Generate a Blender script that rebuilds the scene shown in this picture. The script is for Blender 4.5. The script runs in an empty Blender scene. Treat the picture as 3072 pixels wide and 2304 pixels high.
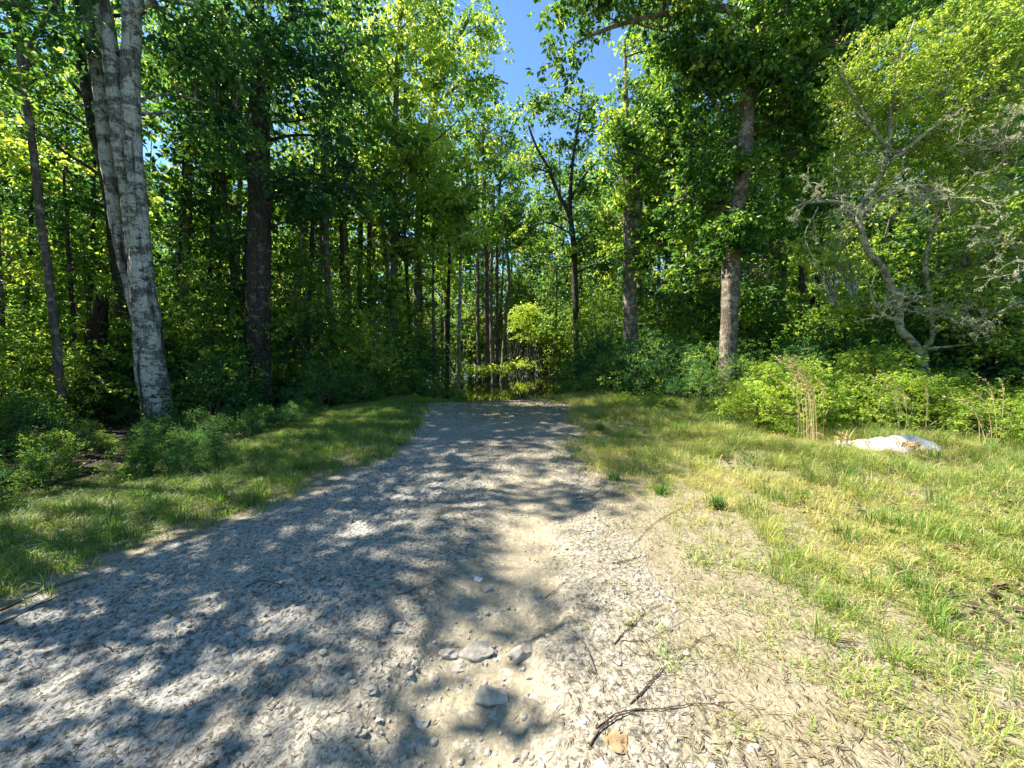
import bpy, math, random
import numpy as np
from mathutils import Vector

scene = bpy.context.scene
C = scene.collection
R = math.radians

# ---------------------------------------------------------------- camera
CAM = np.array([0.0, 0.0, 1.55]); PITCH = R(4.9); F = 400.0
cd = bpy.data.cameras.new('camera'); cam = bpy.data.objects.new('camera', cd); C.objects.link(cam)
cam.location = CAM; cam.rotation_euler = (R(90) - PITCH, 0, 0)
cd.sensor_width = 36; cd.lens = 36 * F / 1024; cd.clip_start = 0.05; cd.clip_end = 2000
scene.camera = cam
# ---------------------------------------------------------------- sky, sun
SUN_EL, SUN_AZ = 52.0, 286.0            # azimuth clockwise from +Y (the view): high on the left, a little ahead
w = bpy.data.worlds.new("World"); scene.world = w; w.use_nodes = True
nt = w.node_tree; nt.nodes.clear()
sky = nt.nodes.new('ShaderNodeTexSky'); sky.sky_type = 'NISHITA'; sky.sun_disc = False
sky.sun_elevation = R(SUN_EL); sky.sun_rotation = R(SUN_AZ); sky.air_density = 1.0; sky.dust_density = 0.0; sky.ozone_density = 1.6
bg = nt.nodes.new('ShaderNodeBackground'); bg.inputs[1].default_value = 0.08
ow = nt.nodes.new('ShaderNodeOutputWorld')
tint = nt.nodes.new('ShaderNodeMix'); tint.data_type = 'RGBA'; tint.blend_type = 'MULTIPLY'; tint.inputs[0].default_value = 1; tint.inputs[7].default_value = (.74, .95, 1.06, 1)
nt.links.new(sky.outputs[0], tint.inputs[6]); nt.links.new(tint.outputs[2], bg.inputs[0]); nt.links.new(bg.outputs[0], ow.inputs[0])
sd = bpy.data.lights.new('sun', 'SUN'); sun = bpy.data.objects.new('sun', sd); C.objects.link(sun)
sd.energy = 5.0; sd.angle = R(0.53); sd.color = (1.0, 0.93, 0.80)
sv = Vector((math.sin(R(SUN_AZ)) * math.cos(R(SUN_EL)), math.cos(R(SUN_AZ)) * math.cos(R(SUN_EL)), math.sin(R(SUN_EL))))
sun.rotation_euler = sv.to_track_quat('Z', 'Y').to_euler(); sun.location = (-20, 0, 30)
vs = scene.view_settings; vs.view_transform = 'Standard'; vs.look = 'None'; vs.gamma = 1.0; vs.exposure = 1.72
cy = scene.cycles
cy.max_bounces = 7; cy.diffuse_bounces = 4; cy.glossy_bounces = 2; cy.transmission_bounces = 4; cy.transparent_max_bounces = 6
cy.use_denoising = True; cy.caustics_reflective = False; cy.caustics_refractive = False
cy.sample_clamp_indirect = 4.0
SUNV = np.array(sv)

# ---------------------------------------------------------------- numeric helpers
rs = np.random.default_rng(7)
_T = np.random.default_rng(11).random((256, 256))
def vn(x, y, o=0):
    x = np.asarray(x, float) + 37.7 * o; y = np.asarray(y, float) - 21.3 * o
    xi = np.floor(x).astype(int); yi = np.floor(y).astype(int); fx = x - xi; fy = y - yi
    fx = fx * fx * (3 - 2 * fx); fy = fy * fy * (3 - 2 * fy)
    a = _T[xi & 255, yi & 255]; b = _T[(xi + 1) & 255, yi & 255]; c = _T[xi & 255, (yi + 1) & 255]; d = _T[(xi + 1) & 255, (yi + 1) & 255]
    return (a * (1 - fx) + b * fx) * (1 - fy) + (c * (1 - fx) + d * fx) * fy
def fbm(x, y, f=1.0, n=4, o=0):
    s = 0; a = 0.5; t = 0
    for i in range(n):
        ang = 0.6 + i * 1.1
        xr = x * math.cos(ang) - y * math.sin(ang); yr = x * math.sin(ang) + y * math.cos(ang)
        s = s + a * vn(xr * f, yr * f, o + i * 3); t += a; a *= 0.5; f *= 2.03
    return s / t            # 0..1
def ss(a, b, x):
    t = np.clip((np.asarray(x, float) - a) / (b - a), 0, 1); return t * t * (3 - 2 * t)

_f = np.array([0, math.cos(PITCH), -math.sin(PITCH)]); _u = np.array([0, math.sin(PITCH), math.cos(PITCH)])
def W(px, py, Y):
    d = _f * F + np.array([1., 0, 0]) * (px - 512) + _u * (384 - py)
    return CAM + d * (Y / d[1])
def G(px, py, z=0.0):
    d = _f * F + np.array([1., 0, 0]) * (px - 512) + _u * (384 - py)
    return CAM + d * ((z - CAM[2]) / d[2])

# ---------------------------------------------------------------- the lie of the land
_LE = np.array([[-6, -3.6], [0, -3.4], [2.6, -3.3], [3.3, -3.05], [4.3, -2.6], [6.0, -2.0], [8.5, -2.1], [10.5, -2.5], [13.5, -2.9], [17, -3.2], [60, -4]])
_RE = np.array([[-6, 1.2], [0, 1.2], [1.6, .95], [2.2, .95], [2.8, 1.0], [4.0, 1.1], [5.7, 1.05], [7.5, 1.15], [9.4, 1.4], [14.4, 1.9], [17, 2.2], [60, 4]])
def left_edge(y): return np.interp(y, _LE[:, 0], _LE[:, 1])
def right_edge(y): return np.interp(y, _RE[:, 0], _RE[:, 1])
def edge_dist(x, y):        # + inside the track, - on the verges
    return np.minimum(x - left_edge(y), right_edge(y) - x)
_GL = np.array([[-2, -.2], [1.2, -.25], [1.8, -.2], [2.2, -.08], [2.7, .08], [3.6, .2], [5.5, .28], [8, .2]])
WATER = -0.36
def channel(x, y):
    xc = -1.0 + 0.02 * y + 0.7 * np.sin(y * .13)
    wd = np.interp(y, [12, 14.5, 17, 22, 30, 40, 55], [2.4, 2.8, 3.6, 4.5, 7, 8, 6]) + 1.2 * (fbm(x, y, .35, 3, 5) - .5)
    return ss(wd + 1.0, wd - 1.0, np.abs(x - xc)) * ss(12.5, 16.0, y + 1.5 * (fbm(x, y, .5, 3, 2) - .5)) * ss(56, 46, y)
def H0(x, y):
    z = 0.16 * (fbm(x, y, .16, 3, 1) - .5)
    le = left_edge(y) - x
    z = z - 0.22 * ss(0.2, 4.5, le) - 0.10 * ss(-2.6, 0, le) * ss(9, 4, y)
    z = z + 0.10 * ss(0, 4, x - right_edge(y)) * ss(14, 8, y)
    z = z - 0.16 * ss(9, 15, y)
    z = z - 0.36 * channel(x, y) * np.ones_like(z)
    z = z - 0.05 * ss(20, 60, y)
    return z
def gully(x, y):
    gx = np.interp(y, _GL[:, 0], _GL[:, 1]) + 0.10 * (fbm(x * 0, y, 2.0, 2, 9) - .5)
    wd = np.interp(y, [1, 2, 3, 5, 7], [.75, .5, .55, .65, .6])
    return ss(wd, wd * .1, np.abs(x - gx) + .5 * (fbm(x, y, 1.8, 4, 4) - .5) + .1 * (fbm(x, y, 7, 3, 8) - .5)) * ss(7.0, 4.2, y)
def H(x, y):
    x = np.asarray(x, float); y = np.asarray(y, float)
    z = H0(x, y); e = edge_dist(x, y)
    tr = ss(-.5, .3, e)
    near = ss(12, 5, y)
    z = z + 0.05 * (fbm(x, y, .8, 3, 21) - .5) + 0.022 * (fbm(x, y, 2.6, 3, 22) - .5)
    g = gully(x, y)
    g2 = ss(.2, .6, g + .5 * (fbm(x, y, 5, 3, 12) - .5)); z = z - (0.05 * g2 * ss(2.45, 2.15, y + .25 * (fbm(x, y, 4, 3, 13) - .5)) + 0.03 * g)
    crumb = fbm(x, y, 14, 3, 30)
    rough = tr * near * (1 - .8 * g * ss(2.2, 2.6, y)) * (0.35 + .65 * ss(.4, .6, fbm(x, y, 1.1, 2, 31)))
    z = z + rough * (0.046 * (crumb - .5) + 0.030 * (np.abs(fbm(x, y, 17, 3, 33) - .5) * -2 + .3) + .020 * np.maximum(0, fbm(x, y, 34, 2, 35) - .5) * 2)
    # tyre rut on the left of the track
    rx = -1.55 + .1 * np.sin(y * .5); z = z - 0.03 * tr * ss(.35, .1, np.abs(x - rx)) * ss(12, 3, y)
    return z
def h1(x, y): return float(H(np.array([x]), np.array([y]))[0])

# ---------------------------------------------------------------- mesh helpers
def build(name, V, Fs, mat=None, parent=None, attrs=None, smooth=False, mats=None, mi=None):
    """Fs: list of int arrays (n,k)"""
    V = np.asarray(V, np.float32)
    me = bpy.data.meshes.new(name)
    Fs = [np.asarray(f, np.int32) for f in Fs if len(f)]
    nl = sum(f.size for f in Fs); nf = sum(len(f) for f in Fs)
    me.vertices.add(len(V)); me.vertices.foreach_set('co', V.ravel())
    me.loops.add(nl); me.loops.foreach_set('vertex_index', np.concatenate([f.ravel() for f in Fs]))
    tot = np.concatenate([np.full(len(f), f.shape[1], np.int32) for f in Fs])
    st = np.concatenate([[0], np.cumsum(tot)[:-1]]).astype(np.int32)
    me.polygons.add(nf); me.polygons.foreach_set('loop_start', st); me.polygons.foreach_set('loop_total', tot)
    me.update(calc_edges=True)
    me.polygons.foreach_set('use_smooth', np.full(nf, smooth))
    for k, a in (attrs or {}).items():
        at = me.attributes.new(k, 'FLOAT', 'POINT'); at.data.foreach_set('value', np.asarray(a, np.float32))
    if mat: me.materials.append(mat)
    o = bpy.data.objects.new(name, me); C.objects.link(o)
    if parent: o.parent = parent
    return o
def tag(o, label=None, cat=None, group=None, kind=None):
    if label: o['label'] = label
    if cat: o['category'] = cat
    if group: o['group'] = group
    if kind: o['kind'] = kind
    return o
def empty(name, loc, label, cat, group=None):
    o = bpy.data.objects.new(name, None); C.objects.link(o); o.location = loc; o.empty_display_size = .2
    return tag(o, label, cat, group)

class Buf:
    """collects vertices/faces + a tone per vertex"""
    def __init__(s): s.V = []; s.Q = []; s.T = []; s.A = []; s.n = 0
    def add(s, V, Q=None, T=None, tone=0.5):
        V = np.asarray(V).reshape(-1, 3)
        if Q is not None and len(Q): s.Q.append(np.asarray(Q) + s.n)
        if T is not None and len(T): s.T.append(np.asarray(T) + s.n)
        s.A.append(np.broadcast_to(np.asarray(tone, float), (len(V),)).copy()); s.V.append(V); s.n += len(V)
    def out(s, name, mat, parent=None, smooth=False, origin=None):
        if not s.V: return None
        V = np.concatenate(s.V)
        if origin is not None: V = V - np.asarray(origin)
        Fs = []
        if s.Q: Fs.append(np.concatenate(s.Q))
        if s.T: Fs.append(np.concatenate(s.T))
        return build(name, V, Fs, mat, parent, {'tone': np.concatenate(s.A)}, smooth)

def smooth_path(P, n):
    P = np.asarray(P, float)
    if len(P) < 3:
        t = np.linspace(0, 1, n)[:, None]; return P[0] * (1 - t) + P[-1] * t
    m = len(P); tt = np.linspace(0, m - 1 - 1e-9, n); i = tt.astype(int); f = (tt - i)[:, None]
    Q = np.vstack([2 * P[0] - P[1], P, 2 * P[-1] - P[-2]])
    p0, p1, p2, p3 = Q[i], Q[i + 1], Q[i + 2], Q[i + 3]
    return 0.5 * (2 * p1 + (p2 - p0) * f + (2 * p0 - 5 * p1 + 4 * p2 - p3) * f ** 2 + (3 * p1 - p0 - 3 * p2 + p3) * f ** 3)
def tube(buf, P, r, k=6, tone=0.5, rough=0.0, seed=0):
    P = np.asarray(P, float); n = len(P); r = np.broadcast_to(np.asarray(r, float), (n,))
    T = np.gradient(P, axis=0); T /= np.linalg.norm(T, axis=1)[:, None] + 1e-9
    ref = np.array([0.13, 0.99, 0.05]) if abs(T[:, 2]).mean() > .6 else np.array([0.05, 0.1, 1.0])
    A = np.cross(T, ref); A /= np.linalg.norm(A, axis=1)[:, None] + 1e-9; B = np.cross(T, A)
    a = np.linspace(0, 2 * np.pi, k, endpoint=False)
    rr = r[:, None] * np.ones(k)
    if rough:
        zz = np.cumsum(np.r_[0, np.linalg.norm(np.diff(P, axis=0), axis=1)])
        na = vn(3.0 * np.cos(a)[None, :] + seed + zz[:, None] * .8, 3.0 * np.sin(a)[None, :] + zz[:, None] * 1.3 + seed)
        nb = vn(9.0 * np.cos(a)[None, :] + seed + zz[:, None] * .5, 9.0 * np.sin(a)[None, :] + zz[:, None] * .6 - seed)
        rr = rr * (1 + rough * (na - .5) * 1.6 + rough * .7 * (nb - .5))
    V = P[:, None, :] + rr[:, :, None] * (np.cos(a)[None, :, None] * A[:, None, :] + np.sin(a)[None, :, None] * B[:, None, :])
    i = np.arange(n - 1)[:, None] * k; j = np.arange(k)[None, :]; j2 = (j + 1) % k
    Q = np.stack([i + j, i + j2, i + k + j2, i + k + j], -1).reshape(-1, 4)
    # cap end
    Vc = np.vstack([V.reshape(-1, 3), P[-1] + T[-1] * r[-1] * .3])
    e = (n - 1) * k; Tt = np.stack([e + np.arange(k), e + (np.arange(k) + 1) % k, np.full(k, n * k)], -1)
    buf.add(Vc, Q, Tt, tone)

def leaves(buf, Cn, D, size, rng, wid=0.5, tone=0.5, roll=0.9):
    """kite leaves at Cn, pointing along D (unit), width ratio wid"""
    n = len(Cn); size = np.broadcast_to(size, (n,))
    up = np.array([0, 0, 1.0]) + rng.normal(0, roll, (n, 3))
    S = np.cross(D, up); S /= np.linalg.norm(S, axis=1)[:, None] + 1e-9
    N = np.cross(S, D)
    L = size[:, None]
    b = Cn; t = Cn + D * L - N * L * .12
    m = Cn + D * L * .45 + N * L * .08
    l = m + S * L * wid * .5; r_ = m - S * L * wid * .5
    V = np.stack([b, r_, t, l], 1).reshape(-1, 3)
    Q = np.arange(n * 4).reshape(n, 4)
    buf.add(V, Q, None, np.repeat(np.clip(np.broadcast_to(tone, (n,)), 0, 1), 4))

def sprays(buf, centres, per, rad, size, rng, flat=0.45, wid=0.6, tone=None, tone_sd=.13, droop=.5):
    m = len(centres); n = m * per
    rad = np.broadcast_to(rad, (m,))
    ct = rng.normal(.5, .2, m) if tone is None else tone
    c = np.repeat(centres, per, 0); rr = np.repeat(rad, per)
    g_ = 5; so = rng.normal(0, .5, (n // g_ + 1, 3)); so[:, 2] *= flat; so = np.repeat(so, g_, 0)[:n]      # leaves sit in whorls of five on their twig ends
    lf = rng.normal(0, 1, (n, 3)); lf[:, 2] *= .6; lf /= np.linalg.norm(lf, axis=1)[:, None] + 1e-9
    off = so; hr = np.hypot(off[:, 0], off[:, 1])
    P = c + off * rr[:, None]; P[:, 2] -= droop * (hr ** 2) * rr * .5
    P = P + lf * size * .22
    D = lf + off * .5; D[:, 2] -= .45
    D /= np.linalg.norm(D, axis=1)[:, None] + 1e-9
    gt = np.repeat(rng.normal(0, .10, n // g_ + 1), g_)[:n]
    tn = np.repeat(ct, per) + gt + rng.normal(0, tone_sd * .7, n)
    leaves(buf, P, D, size * rng.uniform(.6, 1.3, n), rng, wid, tn)

# ---------------------------------------------------------------- materials
def newmat(name):
    m = bpy.data.materials.new(name); m.use_nodes = True; n = m.node_tree; n.nodes.clear()
    out = n.nodes.new('ShaderNodeOutputMaterial'); return m, n, out
def ramp(n, stops, interp='LINEAR'):
    r = n.nodes.new('ShaderNodeValToRGB'); r.color_ramp.interpolation = interp
    e = r.color_ramp.elements
    while len(e) < len(stops): e.new(0.5)
    for q, (p, c) in zip(e, stops): q.position = p; q.color = (*c, 1)
    return r
def leaf_mat(name, cols, transl=.55, rough=.42, spec=.45, var=.22, tgain=(1.95, 1.8, 1.1)):
    m, n, out = newmat(name); L = n.links.new
    at = n.nodes.new('ShaderNodeAttribute'); at.attribute_name = 'tone'
    oi = n.nodes.new('ShaderNodeObjectInfo')
    ma = n.nodes.new('ShaderNodeMath'); ma.operation = 'MULTIPLY_ADD'; ma.inputs[1].default_value = var; L(oi.outputs['Random'], ma.inputs[0]); L(at.outputs['Fac'], ma.inputs[2])
    mb = n.nodes.new('ShaderNodeMath'); mb.operation = 'SUBTRACT'; mb.inputs[1].default_value = var * .5; L(ma.outputs[0], mb.inputs[0])
    rp = ramp(n, cols); L(mb.outputs[0], rp.inputs[0])
    p = n.nodes.new('ShaderNodeBsdfPrincipled'); L(rp.outputs[0], p.inputs['Base Color']); p.inputs['Roughness'].default_value = rough; p.inputs['Specular IOR Level'].default_value = spec
    t = n.nodes.new('ShaderNodeBsdfTranslucent')
    mc = n.nodes.new('ShaderNodeMix'); mc.data_type = 'RGBA'; mc.blend_type = 'MULTIPLY'; mc.inputs[0].default_value = 1; mc.clamp_result = False
    L(rp.outputs[0], mc.inputs[6]); mc.inputs[7].default_value = (*tgain, 1); L(mc.outputs[2], t.inputs[0])
    mx = n.nodes.new('ShaderNodeMixShader'); mx.inputs[0].default_value = transl; L(p.outputs[0], mx.inputs[1]); L(t.outputs[0], mx.inputs[2]); L(mx.outputs[0], out.inputs[0])
    return m
M = {}
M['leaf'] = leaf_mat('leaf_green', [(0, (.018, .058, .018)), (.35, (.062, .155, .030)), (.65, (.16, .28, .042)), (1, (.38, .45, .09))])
M['leaf_bright'] = leaf_mat('leaf_bright', [(0, (.03, .095, .02)), (.35, (.11, .23, .038)), (.65, (.28, .40, .06)), (1, (.52, .58, .15))])  # pale green leaf; also paints sunlit brightness into background crowns
M['leaf_dark'] = leaf_mat('leaf_dark', [(0, (.015, .055, .024)), (.4, (.042, .13, .042)), (.75, (.10, .23, .055)), (1, (.23, .35, .08))], transl=.5, rough=.45, spec=.4)  # dark green leaf; also paints shade into near crowns and low bushes
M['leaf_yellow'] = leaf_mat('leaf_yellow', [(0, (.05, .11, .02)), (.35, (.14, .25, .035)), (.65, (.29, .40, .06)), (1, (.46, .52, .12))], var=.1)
M['grass'] = leaf_mat('grass_blades', [(0, (.025, .09, .02)), (.3, (.08, .19, .03)), (.6, (.23, .31, .055)), (.8, (.42, .39, .13)), (1, (.58, .48, .25))], transl=.35, rough=.5, var=0, tgain=(1.7, 1.7, .8))
M['dry'] = leaf_mat('dry_stalks', [(0, (.45, .33, .14)), (.5, (.66, .52, .27)), (1, (.80, .70, .46))], transl=.25, rough=.6, var=0, tgain=(1.4, 1.3, 1))
M['litter'] = leaf_mat('leaf_litter', [(0, (.035, .022, .012)), (.4, (.10, .065, .035)), (.75, (.24, .17, .09)), (1, (.45, .36, .22))], transl=.1, rough=.7, var=0, tgain=(1.2, 1.1, 1))

def bark_mat(name, dark, mid, pale, pale_amt=.5, scale=1.0, streak=.5, bump=.6):
    m, n, out = newmat(name); L = n.links.new
    tc = n.nodes.new('ShaderNodeTexCoord')
    def mapped(sc):
        mp = n.nodes.new('ShaderNodeMapping'); mp.inputs['Scale'].default_value = sc; L(tc.outputs['Object'], mp.inputs[0]); return mp
    fine = n.nodes.new('ShaderNodeTexNoise'); fine.inputs['Scale'].default_value = 1; fine.inputs['Detail'].default_value = 6; L(mapped((28 * scale, 28 * scale, 5 * scale)).outputs[0], fine.inputs[0])
    patch = n.nodes.new('ShaderNodeTexNoise'); patch.inputs['Scale'].default_value = 1; patch.inputs['Detail'].default_value = 12; patch.inputs['Roughness'].default_value = .8; L(mapped((2.6 * scale, 2.6 * scale, 4.2 * scale)).outputs[0], patch.inputs[0])
    strk = n.nodes.new('ShaderNodeTexNoise'); strk.inputs['Scale'].default_value = 1; strk.inputs['Detail'].default_value = 5; L(mapped((6 * scale, 6 * scale, .45 * scale)).outputs[0], strk.inputs[0])
    rings = n.nodes.new('ShaderNodeTexNoise'); rings.inputs['Scale'].default_value = 1; rings.inputs['Detail'].default_value = 3; L(mapped((1.5, 1.5, 16 * scale)).outputs[0], rings.inputs[0])
    r1 = ramp(n, [(.32, dark), (.62, mid)]); L(fine.outputs[0], r1.inputs[0])
    pa = ramp(n, [(.60 - pale_amt * .20, (0, 0, 0)), (.635 - pale_amt * .20, (1, 1, 1))]); L(patch.outputs[0], pa.inputs[0])
    rg = n.nodes.new('ShaderNodeMix'); rg.data_type = 'RGBA'; r3 = ramp(n, [(.35, tuple(c * .82 for c in pale)), (.6, pale)]); L(rings.outputs[0], r3.inputs[0])
    L(pa.outputs[0], rg.inputs[0]); L(r1.outputs[0], rg.inputs[6]); L(r3.outputs[0], rg.inputs[7])
    crk = n.nodes.new('ShaderNodeTexVoronoi'); crk.feature = 'DISTANCE_TO_EDGE'; crk.inputs['Scale'].default_value = 1; L(mapped((34 * scale, 34 * scale, 7 * scale)).outputs[0], crk.inputs[0])
    ck = ramp(n, [(.0, (.75,) * 3), (.09, (0, 0, 0))]); L(crk.outputs['Distance'], ck.inputs[0])
    r5 = n.nodes.new('ShaderNodeMix'); r5.data_type = 'RGBA'; L(ck.outputs[0], r5.inputs[0]); L(rg.outputs[2], r5.inputs[6]); r5.inputs[7].default_value = (*[c * 1.6 for c in dark], 1); rg = r5
    sk = ramp(n, [(.36, (streak,) * 3), (.46, (0, 0, 0))]); L(strk.outputs[0], sk.inputs[0])
    dk = n.nodes.new('ShaderNodeMix'); dk.data_type = 'RGBA'; L(sk.outputs[0], dk.inputs[0]); L(rg.outputs[2], dk.inputs[6]); dk.inputs[7].default_value = (*[c * .55 for c in dark], 1)
    p = n.nodes.new('ShaderNodeBsdfPrincipled'); p.inputs['Roughness'].default_value = .9; p.inputs['Specular IOR Level'].default_value = .25; L(dk.outputs[2], p.inputs['Base Color'])
    bp = n.nodes.new('ShaderNodeBump'); bp.inputs['Strength'].default_value = bump; bp.inputs['Distance'].default_value = .03; L(fine.outputs[0], bp.inputs['Height']); L(bp.outputs[0], p.inputs['Normal'])
    L(p.outputs[0], out.inputs[0]); return m
M['bark_pale'] = bark_mat('pale_lichened_bark', (.045, .042, .04), (.24, .225, .20), (.62, .60, .54), .62, 1.0, .9)
M['bark_dark'] = bark_mat('dark_furrowed_bark', (.016, .013, .011), (.085, .072, .06), (.26, .25, .23), .22, 1.2, .5, 1.0)
M['bark_grey'] = bark_mat('grey_brown_bark', (.05, .042, .034), (.17, .14, .11), (.36, .33, .28), .35, 1.3, .4, .9)
M['bark_light'] = bark_mat('tan_bark', (.06, .045, .034), (.22, .175, .13), (.42, .36, .29), .45, 1.3, .35, .9)  # tan bark, slightly paler than the grey-brown one
M['bark_moss'] = bark_mat('lichen_green_bark', (.06, .052, .034), (.22, .20, .13), (.44, .46, .31), .6, 2.0, .2, .8)
M['twigs'] = bark_mat('grey_twig_bark', (.20, .18, .13), (.44, .41, .31), (.60, .58, .45), .6, 3.0, .1, .4)
M['snag'] = bark_mat('charred_rotten_wood', (.010, .007, .005), (.06, .035, .02), (.13, .08, .05), .15, 1.5, .6, 1.0)

def ground_mat():
    m, n, out = newmat('track_and_forest_soil'); L = n.links.new
    tc = n.nodes.new('ShaderNodeTexCoord'); P = tc.outputs['Object']
    def noise(s, d=5, r=.55, vec=P):
        t = n.nodes.new('ShaderNodeTexNoise'); t.inputs['Scale'].default_value = s; t.inputs['Detail'].default_value = d; t.inputs['Roughness'].default_value = r; L(vec, t.inputs[0]); return t.outputs[0]
    def mix(f, a, b, mode='MIX'):
        x = n.nodes.new('ShaderNodeMix'); x.data_type = 'RGBA'; x.blend_type = mode
        for i, v in ((0, f), (6, a), (7, b)):
            if hasattr(v, 'links'): L(v, x.inputs[i])
            elif isinstance(v, tuple): x.inputs[i].default_value = (*v, 1)
            else: x.inputs[i].default_value = v
        return x.outputs[2]
    def math_(op, a, b=0., c=0.):
        x = n.nodes.new('ShaderNodeMath'); x.operation = op; x.use_clamp = False
        for i, v in enumerate((a, b, c)):
            if hasattr(v, 'links'): L(v, x.inputs[i])
            else: x.inputs[i].default_value = v
        return x.outputs[0]
    def R_(v, st):
        r = ramp(n, st); L(v, r.inputs[0]); return r.outputs[0]
    def attr(k):
        a = n.nodes.new('ShaderNodeAttribute'); a.attribute_name = k; return a.outputs['Fac']
    road = attr('road'); gul = attr('gully')
    big = noise(.9, 4); mid = noise(6, 6, .6); fine = noise(60, 4, .65); vfine = noise(220, 3, .6)
    sand = mix(R_(big, [(.35, (0, 0, 0)), (.65, (1, 1, 1))]), (.25, .22, .165), (.40, .35, .26))
    sand = mix(R_(mid, [(.42, (0, 0, 0)), (.6, (.55, .55, .55))]), sand, (.34, .32, .27))
    sx = n.nodes.new('ShaderNodeSeparateXYZ'); L(P, sx.inputs[0])
    lf = math_('ADD', math_('MULTIPLY', sx.outputs[0], -.5), math_('MULTIPLY', math_('SUBTRACT', big, .5), 1.6))
    sand = mix(R_(lf, [(.1, (0, 0, 0)), (.7, (1, 1, 1))]), sand, mix(mid, (.25, .25, .235), (.50, .495, .465)))
    sand = mix(math_('MULTIPLY', gul, .75), sand, mix(mid, (.28, .23, .14), (.355, .295, .185)))
    ochre = R_(noise(2.3, 5, .7), [(.62, (0, 0, 0)), (.72, (.6, .6, .6))]); sand = mix(math_('MULTIPLY', ochre, math_('ADD', math_('MULTIPLY', gul, .8), .25)), sand, (.44, .31, .18))
    dots = n.nodes.new('ShaderNodeTexVoronoi'); dots.inputs['Scale'].default_value = 55; dots.feature = 'F1'; L(P, dots.inputs[0])
    dk = R_(dots.outputs['Distance'], [(.16, (1, 1, 1)), (.30, (0, 0, 0))])
    dk2 = math_('MULTIPLY', dk, R_(fine, [(.45, (0, 0, 0)), (.6, (1, 1, 1))]))
    sand = mix(math_('MULTIPLY', dk2, math_('SUBTRACT', .75, math_('MULTIPLY', gul, .5))), sand, (.10, .085, .06))
    crumbs = noise(34, 5, .7)
    sand = mix(math_('MULTIPLY', R_(crumbs, [(.425, (.95, .95, .95)), (.50, (0, 0, 0))]), math_('SUBTRACT', 1.0, math_('MULTIPLY', gul, .75))), sand, (.085, .078, .06))
    sand = mix(R_(fine, [(.38, (.7, .7, .7)), (.5, (0, 0, 0))]), sand, (.17, .155, .12))
    sand = mix(R_(noise(19, 3, .6), [(.56, (0, 0, 0)), (.66, (.6, .6, .6))]), sand, (.50, .46, .38))
    sand = mix(R_(vfine, [(.35, (.35, .35, .35)), (.55, (0, 0, 0))]), sand, (.22, .20, .17))
    soil = mix(mid, (.028, .020, .012), (.07, .05, .03)); soil = mix(R_(fine, [(.5, (0, 0, 0)), (.7, (.7, .7, .7))]), soil, (.15, .12, .07))
    turf = mix(R_(mid, [(.35, (0, 0, 0)), (.6, (1, 1, 1))]), (.22, .19, .12), (.29, .25, .17)); turf = mix(R_(fine, [(.5, (0, 0, 0)), (.68, (.7, .7, .7))]), turf, (.11, .095, .05))
    k = math_('ADD', road, math_('MULTIPLY', math_('SUBTRACT', mid, .5), .9)); k = math_('ADD', k, math_('MULTIPLY', math_('SUBTRACT', fine, .5), .5))
    col = mix(R_(k, [(.0, (0, 0, 0)), (.30, (1, 1, 1))]), turf, sand)
    far = attr('woods'); col = mix(far, col, soil)
    wet = attr('wet'); col = mix(wet, col, mix(mid, (.02, .016, .01), (.05, .038, .02)))
    p = n.nodes.new('ShaderNodeBsdfPrincipled'); p.inputs['Roughness'].default_value = .92; p.inputs['Specular IOR Level'].default_value = .2
    L(col, p.inputs['Base Color'])
    cr = n.nodes.new('ShaderNodeTexVoronoi'); cr.inputs['Scale'].default_value = 42; cr.feature = 'F1'; L(P, cr.inputs[0])
    hgt = math_('ADD', math_('MULTIPLY', fine, .9), math_('MULTIPLY', vfine, .12)); hgt = math_('ADD', hgt, math_('MULTIPLY', cr.outputs['Distance'], -.5))
    bp = n.nodes.new('ShaderNodeBump'); bp.inputs['Distance'].default_value = .015
    L(math_('SUBTRACT', .95, math_('MULTIPLY', gul, .55)), bp.inputs['Strength']); L(hgt, bp.inputs['Height']); L(bp.outputs[0], p.inputs['Normal'])
    L(p.outputs[0], out.inputs[0]); return m
M['ground'] = ground_mat()
def simple(name, c1, c2, sc=8, rough=.85, bump=.5, spec=.3):
    m, n, out = newmat(name); L = n.links.new
    tc = n.nodes.new('ShaderNodeTexCoord'); t = n.nodes.new('ShaderNodeTexNoise'); t.inputs['Scale'].default_value = sc; t.inputs['Detail'].default_value = 6; L(tc.outputs['Object'], t.inputs[0])
    r = ramp(n, [(.35, c1), (.65, c2)]); L(t.outputs[0], r.inputs[0])
    p = n.nodes.new('ShaderNodeBsdfPrincipled'); p.inputs['Roughness'].default_value = rough; p.inputs['Specular IOR Level'].default_value = spec; L(r.outputs[0], p.inputs['Base Color'])
    b = n.nodes.new('ShaderNodeBump'); b.inputs['Strength'].default_value = bump; b.inputs['Distance'].default_value = .01; L(t.outputs[0], b.inputs['Height']); L(b.outputs[0], p.inputs['Normal'])
    L(p.outputs[0], out.inputs[0]); return m
M['stone'] = simple('pale_limestone', (.20, .18, .15), (.42, .38, .31), 25)
M['stone_ochre'] = simple('ochre_stone', (.17, .11, .055), (.33, .23, .12), 22)
M['stone_white'] = simple('white_pebble', (.45, .43, .38), (.66, .63, .56), 20)
M['moss'] = simple('moss_green', (.05, .08, .01), (.17, .20, .03), 60)
M['cloth'] = simple('white_sheeting', (.50, .50, .50), (.60, .60, .60), 4, .55, .15, .4)
M['cloth_cream'] = simple('cream_sheeting', (.38, .33, .24), (.48, .43, .33), 6, .6, .15, .4)
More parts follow.
